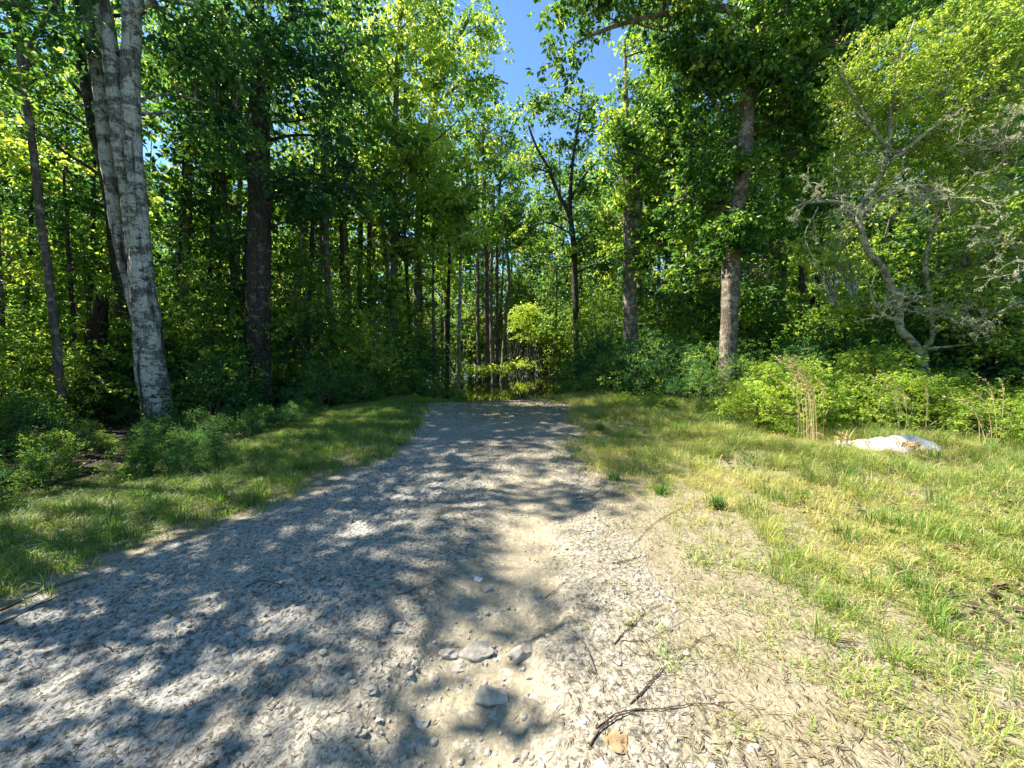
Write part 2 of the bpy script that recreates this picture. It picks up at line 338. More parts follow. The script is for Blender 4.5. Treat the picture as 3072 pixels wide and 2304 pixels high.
def water_mat():
    m, n, out = newmat('dark_swamp_water'); L = n.links.new
    p = n.nodes.new('ShaderNodeBsdfPrincipled'); p.inputs['Base Color'].default_value = (.012, .014, .007, 1); p.inputs['Roughness'].default_value = .035; p.inputs['IOR'].default_value = 1.33; p.inputs['Specular IOR Level'].default_value = .6
    tc = n.nodes.new('ShaderNodeTexCoord'); t = n.nodes.new('ShaderNodeTexNoise'); t.inputs['Scale'].default_value = 3; t.inputs['Detail'].default_value = 2; L(tc.outputs['Object'], t.inputs[0])
    b = n.nodes.new('ShaderNodeBump'); b.inputs['Strength'].default_value = .05; b.inputs['Distance'].default_value = .02; L(t.outputs[0], b.inputs['Height']); L(b.outputs[0], p.inputs['Normal'])
    L(p.outputs[0], out.inputs[0]); return m
M['water'] = water_mat()

# ---------------------------------------------------------------- ground: one height field, split into track and forest floor
def axis(segs):
    out = [segs[0][0]]
    for a, b, st in segs: 
        k = max(1, int(round((b - a) / st))); out += list(a + (b - a) * (np.arange(1, k + 1) / k))
    return np.array(out)
gx = axis([(-400, -120, 40), (-120, -40, 8), (-40, -14, 1.0), (-14, -6, .16), (-6, -3.4, .05), (-3.4, 3.0, .0125), (3.0, 6, .05), (6, 14, .16), (14, 40, 1.0), (40, 120, 8), (120, 400, 40)])
gy = axis([(-400, -60, 40), (-60, -10, 5), (-10, 0, .5), (0, .9, .1), (.9, 4.2, .012), (4.2, 7, .02), (7, 16, .06), (16, 30, .3), (30, 70, 1.2), (70, 130, 8), (130, 400, 40)])
XX, YY = np.meshgrid(gx, gy); X = XX.ravel(); Y = YY.ravel(); Z = H(X, Y)
ED = edge_dist(X, Y) + .5 * (fbm(X, Y, .9, 4, 41) - .5)
nx, ny = len(gx), len(gy)
idx = (np.arange(ny - 1)[:, None] * nx + np.arange(nx - 1)[None, :]).ravel()
QF = np.stack([idx, idx + 1, idx + 1 + nx, idx + nx], 1)
inroad = (ED[QF].mean(1) > -.1) & (Y[QF].max(1) < 15.6) & (Y[QF].min(1) > -10)
lev = left_edge(Y) - X; rev = X - right_edge(Y)
GRASS_L = np.interp(Y, [-5, 2, 4, 6, 9, 12, 16], [2.2, 2.2, 2.4, 2.6, 2.6, 1.6, 1.0]); GRASS_R = np.interp(Y, [-5, 2, 5, 8, 12, 16], [9, 8, 5.5, 4.6, 2.4, 1.2])
woods = np.maximum(ss(0, .9, lev - GRASS_L), ss(0, .9, rev - GRASS_R)); woods = np.maximum(woods, ss(15, 17, Y))
wet = ss(WATER + .24, WATER + .04, Z + .10 * (fbm(X, Y, 1.1, 3, 97) - .5))
A = {'road': ED, 'gully': gully(X, Y), 'woods': woods, 'wet': wet}
def sub(name, mask, label):
    f = QF[mask]; u, inv = np.unique(f, return_inverse=True); f = inv.reshape(f.shape)
    o = build(name, np.stack([X, Y, Z], 1)[u], [f], M['ground'], attrs={k: v[u] for k, v in A.items()}, smooth=True)
    o['kind'] = 'structure'; return o
sub('dirt_track', inroad, ''); sub('forest_floor', ~inroad, '')
wo = build('water', [(-60, 12.5, WATER), (60, 12.5, WATER), (60, 75, WATER), (-60, 75, WATER)], [[[0, 1, 2, 3]]], M['water']); wo['kind'] = 'structure'

# ---------------------------------------------------------------- tree builder
def crown_points(ells, rng, spacing_ok=None):
    out = []
    for (c, r, n) in ells:
        d = rng.normal(0, 1, (n, 3)); d /= np.linalg.norm(d, axis=1)[:, None]
        d *= (rng.random(n) ** .45)[:, None]
        out.append(np.asarray(c) + d * np.asarray(r))
    return np.concatenate(out) if out else np.zeros((0, 3))
def limb_to(buf, P, R_, c, rng, r0=None, k=5, n=6, rise=.35, up=0.25):
    """limb from a stem polyline P (radii R_) out to point c; returns its path"""
    hd = np.hypot(P[:, 0] - c[0], P[:, 1] - c[1]).min()
    zt = c[2] - max(.3, hd * (rise + rng.uniform(-.2, .35)))
    i = int(np.argmin(np.abs(P[:, 2] - zt) + .15 * np.hypot(P[:, 0] - c[0], P[:, 1] - c[1]))); a = P[i]
    L_ = np.linalg.norm(c - a); mid = (a + c) / 2 + rng.normal(0, .07, 3) * L_; mid[2] += up * L_ * .3
    path = smooth_path([a, mid, c], n)
    rr = min(R_[i] * .55, .012 + .016 * L_) if r0 is None else r0
    tube(buf, path, np.linspace(rr, max(.006, rr * .25), n), k)
    return path, rr
def grow(stems, ells, seed, per=55, rad=.5, leaf=.11, nl=14, trunk_k=14, rough=.12, flat=.45, wid=.62, twig=True, tone0=None, bare=0, flare=1.0, lowdetail=False):
    """stems: list of (Nx3 pts, N radii). ells: crown ellipsoids (centre, radii, n clumps). returns trunk Buf, crown Buf"""
    rng = np.random.default_rng(seed); tb = Buf(); cb = Buf(); sp = []
    for q, (P, r) in enumerate(stems):
        P = np.asarray(P, float); ln = np.linalg.norm(np.diff(P, axis=0), axis=1).sum(); n = int(max(8, min(70, ln / .22)))
        if lowdetail: n = int(max(6, ln / .8))
        S = smooth_path(P, n); rr = np.interp(np.linspace(0, 1, n), np.linspace(0, 1, len(r)), r)
        if q == 0 and flare: rr = rr * (1 + .45 * flare * np.exp(-np.linspace(0, ln, n) / .35))
        S[1:-1, :2] += (rng.random((n - 2, 2)) - .5) * .02
        tube(tb, S, rr, trunk_k, .5, rough, seed * 3.1 + q); sp.append((S, rr))
    pts = crown_points(ells, rng)
    if len(pts):
        k = min(nl, len(pts)); anchors = pts[rng.choice(len(pts), k, replace=False)]
        SP = np.concatenate([s[0] for s in sp]); SR = np.concatenate([s[1] for s in sp])
        paths = []
        for a in anchors:
            paths.append(limb_to(tb, SP, SR, a, rng, k=4 if lowdetail else 6, n=5 if lowdetail else 8)[0])
        AP = np.concatenate(paths)
        if twig:
            for c in pts:
                d = np.linalg.norm(AP - c, axis=1) + (AP[:, 2] > c[2] + .1) * .5; i = int(np.argmin(d)); a = AP[i]
                if d[i] < .15 or d[i] > 1.7: continue
                mid = (a + c) / 2 + rng.normal(0, .08, 3) * d[i] + np.array([0, 0, .06 * d[i]])
                tube(tb, smooth_path([a, mid, c], 4), [.014, .010, .008, .005], 3)
        keep = pts[bare:] if bare else pts
        tn = rng.normal(.5, .21, len(keep)) if tone0 is None else rng.normal(tone0, .13, len(keep))
        sprays(cb, keep, per, rad * rng.uniform(.7, 1.3, len(keep)), leaf * 1.18, rng, flat, wid, tn)
    return tb, cb
def put_tree(name, label, cat, base, tb, cb, bark, leafm, group=None, extra=None):
    t = empty(name, base, label, cat, group)
    tb.out('trunk', M[bark], t, True, base)
    if cb.V: cb.out('crown', M[leafm], t, False, base)
    return t
def copy_thing(root, loc, rotz, sc, label, group):
    r = root.copy(); C.objects.link(r); r.location = loc; r.rotation_euler = (0, 0, rotz); r.scale = sc if hasattr(sc, '__len__') else (sc, sc, sc)
    r['label'] = label; r['group'] = group
    for ch in list(root.children):
        c = ch.copy(); C.objects.link(c); c.parent = r
        for g in ch.children:
            d = g.copy(); C.objects.link(d); d.parent = c
    return r
def pixstem(pts, Y, dy=0.0):
    """[(px,py,width px)] at distance Y (optionally leaning dy over its length) -> points and radii"""
    n = len(pts); P = []; r = []
    for i, (x, y, wd) in enumerate(pts):
        yy = Y + dy * i / max(1, n - 1); P.append(W(x, y, yy)); r.append(wd / F * yy / 2 * .97)
    return np.array(P), np.array(r)
def ground_base(P):
    b = P[0].copy(); b[2] = h1(b[0], b[1]); return b
def hero(name, label, Y, stems, ells, bark, leafm, seed, cat='tree', group=None, **kw):
    """stems: list of pixel polylines, first starts at the base. ells: (px,py,Y,rx,ry,rz,n)"""
    st = [pixstem(s, Y) if not isinstance(s, tuple) else pixstem(s[0], Y, s[1]) for s in stems]
    P, r = st[0]; b = ground_base(P); P2 = np.vstack([b - [0, 0, .15], P[P[:, 2] > b[2] + .3]]); r2 = np.r_[r[0], r[P[:, 2] > b[2] + .3]]
    st[0] = (P2, r2)
    E = [(W(e[0], e[1], e[2]), e[3:6], e[6]) for e in ells]
    tb, cb = grow(st, E, seed, **kw)
    return put_tree(name, label, cat, b, tb, cb, bark, leafm, group)

# ================================================================ HERO TREES
hero('forked_tree', 'big pale grey lichened tree with fused stems and black streaks at the verge', 9.5,
     [[(158, 425, 28), (157, 410, 25), (151, 364, 25), (147, 321, 23), (141, 256, 17), (138, 193, 14), (133.5, 154, 14), (130.5, 93, 14), (131, 46, 14), (132, 0, 14), (136, -150, 11), (150, -300, 6)],
      [(144, 340, 13), (134, 256, 12), (126, 193, 10), (120, 154, 10), (116.5, 100, 13), (110, 50, 14), (99, 0, 15), (80, -90, 12), (50, -220, 7)],
      ([(152, 400, 10), (134, 310, 8), (117.5, 231, 9.5), (107, 154, 11), (98, 77, 11.5), (88, 20, 10), (78, -30, 9), (40, -160, 6)], .5)],
     [(170, -60, 9.5, 3.0, 2.5, 1.6, 70), (60, -160, 9.5, 3.0, 2.5, 2.5, 75), (230, 40, 10.2, 1.6, 1, 1.2, 36), (235, 150, 10.6, 1.0, .7, .8, 16), (190, 60, 10.5, 1.3, 1.0, 1.6, 26), (220, 110, 10.8, .9, .8, 1.2, 14), (190, -250, 10, 3.0, 3, 2.5, 26)],
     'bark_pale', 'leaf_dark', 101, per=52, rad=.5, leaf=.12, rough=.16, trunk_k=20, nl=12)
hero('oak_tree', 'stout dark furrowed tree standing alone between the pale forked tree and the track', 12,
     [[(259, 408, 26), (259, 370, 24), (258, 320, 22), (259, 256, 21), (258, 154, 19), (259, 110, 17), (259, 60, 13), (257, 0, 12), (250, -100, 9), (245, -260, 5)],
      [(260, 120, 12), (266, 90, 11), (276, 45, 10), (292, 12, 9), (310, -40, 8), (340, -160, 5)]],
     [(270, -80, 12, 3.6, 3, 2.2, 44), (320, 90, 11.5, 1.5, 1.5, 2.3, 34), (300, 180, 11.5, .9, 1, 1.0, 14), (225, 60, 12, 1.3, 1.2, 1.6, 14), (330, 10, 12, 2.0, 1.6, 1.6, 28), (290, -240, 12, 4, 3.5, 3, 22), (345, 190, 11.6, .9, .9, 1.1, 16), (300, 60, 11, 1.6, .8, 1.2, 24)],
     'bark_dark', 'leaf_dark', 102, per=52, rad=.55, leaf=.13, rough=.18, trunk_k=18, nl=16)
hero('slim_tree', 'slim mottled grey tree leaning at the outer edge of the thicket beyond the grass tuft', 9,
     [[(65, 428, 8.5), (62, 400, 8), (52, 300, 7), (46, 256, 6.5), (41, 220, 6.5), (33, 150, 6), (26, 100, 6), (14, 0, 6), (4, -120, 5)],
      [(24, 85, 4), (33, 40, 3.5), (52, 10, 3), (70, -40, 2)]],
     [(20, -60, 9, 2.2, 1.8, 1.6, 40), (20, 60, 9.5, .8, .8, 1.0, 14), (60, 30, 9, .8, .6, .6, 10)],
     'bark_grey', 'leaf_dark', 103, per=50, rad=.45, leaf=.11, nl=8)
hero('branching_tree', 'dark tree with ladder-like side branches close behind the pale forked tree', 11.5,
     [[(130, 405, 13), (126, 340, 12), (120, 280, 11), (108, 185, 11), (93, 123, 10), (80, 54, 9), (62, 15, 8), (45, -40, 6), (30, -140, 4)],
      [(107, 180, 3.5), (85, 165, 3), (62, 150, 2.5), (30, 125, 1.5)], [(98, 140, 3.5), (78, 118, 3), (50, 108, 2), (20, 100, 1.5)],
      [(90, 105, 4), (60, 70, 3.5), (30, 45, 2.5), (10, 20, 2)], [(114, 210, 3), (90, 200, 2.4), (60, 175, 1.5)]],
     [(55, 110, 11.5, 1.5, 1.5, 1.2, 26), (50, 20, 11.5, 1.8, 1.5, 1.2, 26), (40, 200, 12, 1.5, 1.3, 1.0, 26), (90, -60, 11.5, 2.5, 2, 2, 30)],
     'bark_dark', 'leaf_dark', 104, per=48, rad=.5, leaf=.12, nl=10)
hero('young_maple', 'thin tree with a low two-way fork and broad leaves just past the pale forked tree', 13.5,
     [[(182, 392, 7), (184, 340, 7), (185, 295, 7), (188, 230, 7), (189, 150, 6), (192, 100, 4), (196, 30, 3)],
      [(188, 155, 5), (200, 110, 4), (222, 60, 3), (235, 20, 2)]],
     [(200, 110, 13.5, 1.6, 1.2, 1.4, 40), (225, 150, 13.2, 1.2, 1, .9, 24), (190, 40, 13.5, 2, 1.5, 1.5, 40), (215, 225, 14, 1.1, 1, 1.0, 20)],
     'bark_grey', 'leaf', 105, per=48, rad=.5, leaf=.12, nl=12)
hero('leaning_tree', 'thin brown tree leaning over a black stump beside the mown verge', 15,
     [[(338, 388, 9), (336, 370, 8), (331, 320, 7), (327, 268, 6.5), (325, 210, 6), (326, 140, 4.5), (322, 60, 3)]],
     [(325, 120, 15, 1.8, 1.6, 2.2, 45), (322, 20, 15, 2.2, 1.6, 2, 40), (305, 210, 15.5, 1.1, 1, 1.2, 24)],
     'bark_grey', 'leaf', 106, per=46, rad=.55, leaf=.13)
hero('tall_maple', 'tall maple with a full pale green crown next to the open sky above the track', 17,
     [[(395, 385, 8), (394, 320, 7.5), (394, 256, 7), (393, 180, 6), (396, 100, 5), (400, 20, 4), (405, -60, 2.5)]],
     [(395, 50, 17, 2.6, 2.2, 3.6, 130), (420, 150, 17, 2.0, 1.8, 2.2, 70), (375, 190, 17, 1.8, 1.8, 1.8, 55), (430, 40, 17.5, 1.5, 1.5, 2.2, 40), (355, 60, 16.5, 1.6, 1.5, 3, 55), (410, 245, 17, 1.4, 1.2, .9, 25)],
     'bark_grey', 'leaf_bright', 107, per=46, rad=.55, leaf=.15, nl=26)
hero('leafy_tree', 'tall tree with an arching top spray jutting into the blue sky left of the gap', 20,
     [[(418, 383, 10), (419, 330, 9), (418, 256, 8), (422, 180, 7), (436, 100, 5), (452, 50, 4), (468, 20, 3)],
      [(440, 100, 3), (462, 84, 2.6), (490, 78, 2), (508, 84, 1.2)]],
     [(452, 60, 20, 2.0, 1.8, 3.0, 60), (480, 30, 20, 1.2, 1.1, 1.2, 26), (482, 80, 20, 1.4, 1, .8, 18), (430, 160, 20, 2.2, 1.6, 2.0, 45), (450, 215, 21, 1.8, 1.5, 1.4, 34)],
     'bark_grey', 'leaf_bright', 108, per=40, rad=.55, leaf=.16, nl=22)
hero('gap_tree', 'slender tree forking into a wide airy vee against the open blue sky', 21,
     [[(578, 390, 9), (577, 360, 7), (576, 320, 6), (574, 256, 5.5), (570, 218, 5), (559, 195, 3.8), (548, 168, 3.2), (537, 148, 2.6), (528, 125, 1.8)],
      [(570, 222, 4.6), (571, 185, 3.8), (574, 150, 3), (580, 115, 2.2), (583, 85, 1.5)], [(571, 200, 3), (580, 182, 2.4), (598, 160, 1.6)]],
     [(540, 104, 21, 1.3, 1, 1.0, 22), (556, 150, 21, 1.2, 1, 1.2, 14), (568, 100, 21, 1.4, 1, .9, 15), (592, 120, 21, 1.2, .9, 1.5, 24), (530, 165, 22, 1.5, 1, 1.5, 26), (610, 250, 21, 1.3, 1, 1.3, 26), (530, 250, 23, 1.6, 1, 1.3, 26), (590, 190, 21, 1.2, 1, .9, 18), (550, 205, 21, 1.2, 1, .8, 18), (572, 245, 21, 1.3, 1, .7, 20), (578, 155, 21, .8, .6, 1.0, 10)],
     'bark_dark', 'leaf', 109, per=36, rad=.45, leaf=.16, nl=22)
hero('ivy_tree', 'twin-stemmed tan tree hung with ivy at the far verge under the blue sky', 16,
     [[(632, 392, 17), (631, 336, 14), (630, 300, 12.5), (629, 256, 12), (628, 220, 10), (627, 150, 7), (626, 90, 4), (624, 40, 3)],
      [(633, 262, 9), (637, 220, 8), (636, 160, 7), (637, 112, 5)], [(629, 180, 4), (618, 150, 3), (606, 118, 2)]],
     [(648, 190, 16, 1.0, 1, 1.6, 34), (650, 90, 16, 1.2, 1.2, 1.6, 34), (612, 150, 16, .9, .8, 1.6, 26), (628, 150, 15.9, .6, .5, 2.6, 40), (640, 255, 15.8, .8, .6, .8, 18), (606, 215, 16.5, .9, .8, 1.0, 18), (655, 235, 16, 1.2, 1, 1.0, 26), (655, 30, 16.5, 1.2, 1.2, 1.6, 24), (660, 130, 16.5, 1.4, 1.2, 1.8, 36)],
     'bark_light', 'leaf_bright', 110, per=44, rad=.5, leaf=.14, nl=20)
big = hero('sweetgum_tree', 'thick tan trunk rising through ivy with long level limbs above the bright grass', 11,
     [[(727, 404, 20), (728, 370, 17), (729, 320, 16), (731, 273, 16), (736, 220, 15), (741, 185, 14), (746, 120, 14), (748, 93, 14), (752, 50, 13), (757, 0, 12), (762, -120, 8), (765, -260, 4)],
      ([(750, 92, 6), (736, 78, 4.8), (718, 76, 4), (697, 74, 3)], 0.0), ([(750, 96, 6), (775, 78, 5), (800, 67, 4), (822, 56, 3.4), (850, 40, 2.2)], -.8),
      ([(757, 20, 8), (720, 8, 7), (682, 11, 5.5), (650, 17, 4.5), (610, 28, 3.5), (575, 44, 2), (560, 60, 1.2)], -1.5)],
     [(745, 20, 11, 2.6, 2.0, 1.3, 105), (748, 66, 10.5, 1.3, .4, .55, 30), (738, 230, 10.4, .55, .22, .5, 24), (700, 60, 10.6, 1.0, .6, .9, 30), (800, 90, 10.8, 1.2, .8, 1.1, 40), (742, 160, 10.5, .5, .2, .3, 8), (760, 300, 12.4, 1.0, .8, .7, 26), (690, 270, 12.4, .9, .8, .7, 24), (700, 50, 10.8, 1.2, .9, .8, 34), (660, -10, 10, 2.4, 1.3, .8, 60), (585, 2, 9.8, 1.2, .8, .35, 14), (570, 60, 9.6, .35, .4, .5, 5), (800, 30, 10.6, 1.8, 1.2, 1.0, 60),
      (770, 120, 11.4, 1.0, .9, 1.2, 34), (700, 130, 11.4, .8, .8, 1.3, 26), (790, 190, 11.6, .9, .9, 1.3, 28), (715, 195, 11.4, .5, .6, .9, 16), (690, 210, 11.8, .9, .7, 1.3, 34), (748, 210, 10.9, .5, .35, .9, 16), (735, 240, 11.2, .9, .4, .45, 22), (800, 130, 11.4, .9, .8, 1.2, 30), (770, 230, 12, .9, .9, 1.0, 28), (660, 110, 11.5, .5, .5, .9, 14), (850, 10, 10.8, 1.5, 1, .9, 44), (930, 0, 11.5, 1.8, 1, 1.0, 44), (775, -150, 11, 3.0, 3.0, 2.4, 80)],
     'bark_light', 'leaf', 111, per=54, rad=.42, leaf=.12, rough=.14, trunk_k=18, nl=28)
# thin stems at the flooded end of the track
thin = [
 ('thin pale sapling rising from the dark shrubs at the water edge', 16.5, [(459, 392, 4), (459, 330, 3.5), (460, 290, 3), (461, 230, 2.2), (462, 170, 1.5)], 'bark_light', [(462, 200, 16.5, 1.3, 1, 2.2, 44)]),
 ('straight dark thin tree first in the row standing in the water', 27, [(480, 378, 4.5), (478, 330, 3.6), (478, 256, 3.2), (477, 190, 2.6), (476, 130, 1.6)], 'bark_grey', [(474, 165, 27, 2.2, 1.5, 3.6, 75)]),
 ('thickest dark brown tree in the row standing in the water', 26, [(488, 378, 7), (487, 345, 5.2), (486, 256, 4.6), (484, 190, 4), (483, 120, 2.5)], 'bark_grey', [(485, 130, 26, 2.2, 1.5, 3.2, 70), (492, 215, 26, 1.6, 1.2, .9, 16)]),
 ('pale sunlit stem bent near its foot in the flooded row', 25, [(495, 380, 4.4), (492, 350, 4), (491, 300, 3.6), (492, 240, 3), (494, 190, 2)], 'bark_light', [(498, 225, 25, 1.8, 1.2, 1.8, 44)]),
 ('slender grey-green stem beside the bent one in the flooded row', 27, [(497, 378, 4.4), (497, 340, 4), (497, 256, 3.4), (500, 180, 2.4), (502, 130, 1.6)], 'bark_grey', [(510, 175, 27, 2.0, 1.5, 2.8, 60)]),
 ('last stem of the flooded row forking into a narrow vee', 24.5, [(502, 381, 4.6), (504, 345, 4), (506, 310, 3.8), (509, 280, 3.5), (507, 250, 2.6), (503, 215, 2)], 'bark_light', [(522, 230, 25, 2.2, 1.4, 1.5, 46)]),
 ('thin pale tree streaked with sun left of the flooded row', 19, [(434, 386, 4), (434, 340, 3.6), (433, 290, 3), (434, 230, 2.4), (436, 180, 1.8)], 'bark_grey', [(438, 190, 19, 1.5, 1, 2.4, 50)]),
 ('narrow tree close beside the twin-stemmed ivy tree', 19, [(640, 386, 6), (639, 320, 5.5), (640, 256, 5), (641, 190, 4), (643, 120, 2.5)], 'bark_light', [(655, 150, 19, 1.6, 1.2, 2.6, 44)]),
 ('pale pole of a tree between the ivy tree and the thick tan trunk', 16.5, [(660, 388, 4.5), (659, 330, 3.6), (659, 280, 3.2), (658, 220, 2.6), (660, 160, 1.8)], 'bark_light', [(668, 200, 17, 1.5, 1.2, 2.2, 50)]),
 ('straight thin trunk lit on one side just before the thick tan trunk', 17, [(690, 388, 5), (689, 330, 4), (688, 290, 3.5), (690, 230, 3), (692, 160, 2)], 'bark_light', [(692, 190, 17, 1.5, 1.2, 2.6, 54)]),
 ('dark slender tree leaning a little behind the thin maple', 17, [(290, 388, 5), (296, 330, 4.5), (300, 280, 4), (306, 230, 3.4), (310, 170, 2.4)], 'bark_dark', [(308, 190, 17, 1.5, 1.2, 2, 26)]),
 ('grey sapling slanting past the stout dark tree', 14, [(281, 392, 3.6), (290, 330, 3.2), (300, 250, 2.8), (309, 200, 2)], 'bark_pale', [(306, 195, 14, 1.0, .9, 1.0, 16)]),
 ('upright brown tree in deep shade left of the tall maple', 18, [(374, 384, 6), (371, 330, 5), (369, 280, 4.5), (370, 200, 4), (372, 120, 2.5)], 'bark_dark', [(370, 150, 18, 1.6, 1.4, 2.4, 32)]),
]
for i, (lab, Yd, st, bk, el) in enumerate(thin):
    hero('slender_tree', lab, Yd, [st], el, bk, 'leaf' if i % 3 else 'leaf_bright', 140 + i, group='thin trees round the flooded track end', per=46, rad=.62, leaf=.17, trunk_k=8, nl=12)
back = [
 ('first and darkest of three brown trunks in the shade behind the thick tan trunk', 20, 764, 7, 'bark_grey', .3), ('middle of three brown trunks in the shade behind the thick tan trunk', 21, 774, 8, 'bark_grey', -.4),
 ('last and straightest of three brown trunks behind the thick tan trunk', 20, 781, 8, 'bark_light', .1), ('dark trunk leaning in the shade behind the pale mottled trunk', 17, 810, 8, 'bark_dark', .5),
 ('short-looking pale mottled trunk in the shade behind the crooked holly', 15, 830, 11, 'bark_pale', .4), ('thin pale trunk just beyond the crooked holly', 14, 852, 6, 'bark_light', -.3),
]
for i, (lab, Yd, px, wd, bk, ln) in enumerate(back):
    hero('woodland_tree', lab, Yd, [[(px, 395, wd * 1.1), (px + ln * 6, 330, wd), (px + ln * 16, 256, wd * .9), (px + ln * 20, 180, wd * .75), (px + ln * 24, 90, wd * .6), (px + ln * 30, -10, wd * .4)]],
         [(px + 5, 120, Yd, 2.0, 1.6, 3.2, 50), (px + 10, 10, Yd, 2.4, 1.8, 2.6, 50), (px, 225, Yd + 1, 1.4, 1.2, 1.2, 20)], bk, 'leaf', 170 + i, group='trees in the shade behind the tan trunk', per=40, rad=.55, leaf=.15, trunk_k=10, nl=12)

for i, (px, Yd, wd, ln, top) in enumerate([(22, 11, 4, 10, 120), (52, 12.5, 5, 14, 90), (78, 10.8, 4, -12, 170), (86, 13, 5, 8, 60), (112, 14, 5, 6, 120), (172, 12, 4, 10, 150), (205, 12.8, 4.5, 8, 120), (222, 14.5, 5, -4, 90),
        (238, 12.6, 3.5, 10, 200), (305, 14, 4.5, 8, 150), (318, 16, 5, 4, 120), (345, 17, 5, -4, 150), (358, 19, 5.5, 3, 110), (5, 9.5, 5, -8, 100), (447, 21, 4, 3, 190), (412, 18, 4, -8, 200)]):
    hero('understorey_tree', 'thin dark stem in the shaded thicket around the forked and dark trees', Yd, [[(px, 405, wd * 1.1), (px + ln * .3, 330, wd), (px + ln * .8, 250, wd * .85), (px + ln, (250 + top) / 2, wd * .7), (px + ln * 1.2, top, wd * .4)]],
         [(px + ln, top + 40, Yd, 1.2, 1.0, 1.1, 18), (px + ln, 250, Yd + .3, .8, .7, .6, 7)], ['bark_dark', 'bark_grey', 'bark_dark'][i % 3], ['leaf', 'leaf_bright', 'leaf_dark'][i % 3], 700 + i, group='thin stems in the shaded thicket', per=45, rad=.45, leaf=.12, trunk_k=7, nl=6)
# crooked lichen-covered holly at the sunny side, fine yellow-green leaves and bare grey twigs
def crooked():
    rng = np.random.default_rng(55); Yd = 8.2
    S = [([(925, 384, 12), (923, 372, 11), (920, 356, 10), (911, 340, 7.5), (900, 328, 7), (899, 302, 7), (890, 285, 6.5), (883, 268, 6.5), (868, 250, 6), (858, 213, 5.5), (872, 190, 5), (884, 166, 5), (890, 130, 4), (894, 80, 3), (915, 20, 2)], 0),
         ([(918, 352, 6), (932, 338, 4), (930, 300, 4), (926, 260, 4), (940, 210, 3), (960, 150, 3), (985, 90, 2)], .3),
         ([(860, 215, 5), (872, 204, 4.5), (896, 190, 4), (920, 186, 3.5), (942, 192, 3), (950, 208, 2)], -.6),
         ([(858, 214, 4), (846, 205, 3.5), (828, 201, 3), (808, 203, 2.5), (797, 200, 2)], -.4),
         ([(885, 165, 4), (905, 150, 3.5), (930, 130, 3), (960, 110, 2)], -.5), ([(899, 320, 4), (885, 316, 3.4), (872, 300, 3), (868, 280, 2)], -.3),
         ([(892, 110, 4), (930, 90, 3.5), (975, 50, 3), (1010, 20, 2)], -.2), ([(888, 150, 4), (868, 120, 3), (850, 90, 2.2), (838, 70, 1.4)], 0)]
    st = [pixstem(s, Yd, d) for s, d in S]
    b = ground_base(st[0][0]); st[0] = (np.vstack([b - [0, 0, .1], st[0][0]]), np.r_[st[0][1][0] * 1.2, st[0][1]])
    E = [(W(925, 60, 8.4), (1.7, .9, 1.0), 150), (W(985, 110, 8.0), (1.0, .9, 1.4), 130), (W(880, 100, 8.4), (.8, .6, .7), 38), (W(1010, 210, 7.6), (.6, .8, 1.2), 60), (W(820, 240, 8.8), (.6, .2, .6), 26), (W(845, 300, 8.6), (.5, .3, .5), 22), (W(950, 300, 7.9), (.8, .3, .5), 18), (W(1010, 320, 7.6), (.5, .4, .7), 34), (W(960, 200, 7.7), (.8, .3, .5), 14), (W(840, 150, 8.9), (.5, .4, .8), 22),
         (W(930, 150, 8.3), (1.0, .6, .7), 44), (W(1000, 20, 8.0), (1.0, .8, .9), 60), (W(845, 85, 8.5), (.35, .4, .3), 12), (W(870, 175, 8.5), (.6, .4, .35), 12), (W(840, 260, 8.6), (.5, .4, .3), 12), (W(985, 290, 8.2), (.9, .6, .6), 26)]
    tb, cb = grow(st, E, 56, per=70, rad=.36, leaf=.06, nl=26, trunk_k=12, rough=.2, flat=.38, wid=.42, tone0=.55, twig=True)
    t = put_tree('holly_tree', 'crooked lichen-covered tree with fine yellow-green leaves and bare grey twigs', 'tree', b, tb, cb, 'bark_moss', 'leaf_yellow')
    # dead twigs: recursive forks
    db = Buf(); lb = Buf()
    def fork(p, d, L, r, lv):
        n = 5; P = [p]
        for i in range(n):
            d = d + rng.normal(0, .16, 3); d[2] -= .03; d /= np.linalg.norm(d); P.append(P[-1] + d * L / n)
        P = np.array(P); tube(db, P, np.linspace(r, r * .45, n + 1), 4 if lv < 3 else 3)
        if rng.random() < .7:
            q = P[rng.integers(2, 6)] + rng.normal(0, .012, (9, 3)); dd = rng.normal(0, .6, (9, 3)); dd[:, 2] -= .4; dd /= np.linalg.norm(dd, axis=1)[:, None]
            leaves(lb, q, dd, .03, rng, .7, rng.normal(.6, .2, 9))
        if lv < 3:
            for _ in range(rng.integers(2, 5)):
                i = rng.integers(1, n + 1); e = d + rng.normal(0, .62, 3); e /= np.linalg.norm(e); fork(P[i], e, L * rng.uniform(.5, .75), r * .6, lv + 1)
    for (px, py, Yq, n, dx, dz) in [(862, 212, 8.2, 5, -1, .1), (900, 190, 8.0, 6, .6, -.3), (940, 196, 7.7, 7, .7, -.4), (870, 195, 8.2, 4, -.3, .6), (960, 150, 8.0, 4, .5, .2), (1000, 150, 7.4, 7, -.6, .1), (1010, 260, 7.2, 7, -.7, -.1), (899, 310, 8.1, 4, .7, .2), (820, 201, 7.9, 4, -.3, -.4), (885, 318, 8.0, 4, -.6, .1), (990, 330, 7.6, 5, -.3, .3)]:
        for _ in range(max(2, int(n * .85))):
            d = np.array([dx, -.35, dz]) + rng.normal(0, .5, 3); d /= np.linalg.norm(d); fork(W(px + rng.normal(0, 8), py + rng.normal(0, 6), Yq), d, rng.uniform(.35, .7), .008, 0)
    db.out('dead_branches', M['twigs'], t, True, b)
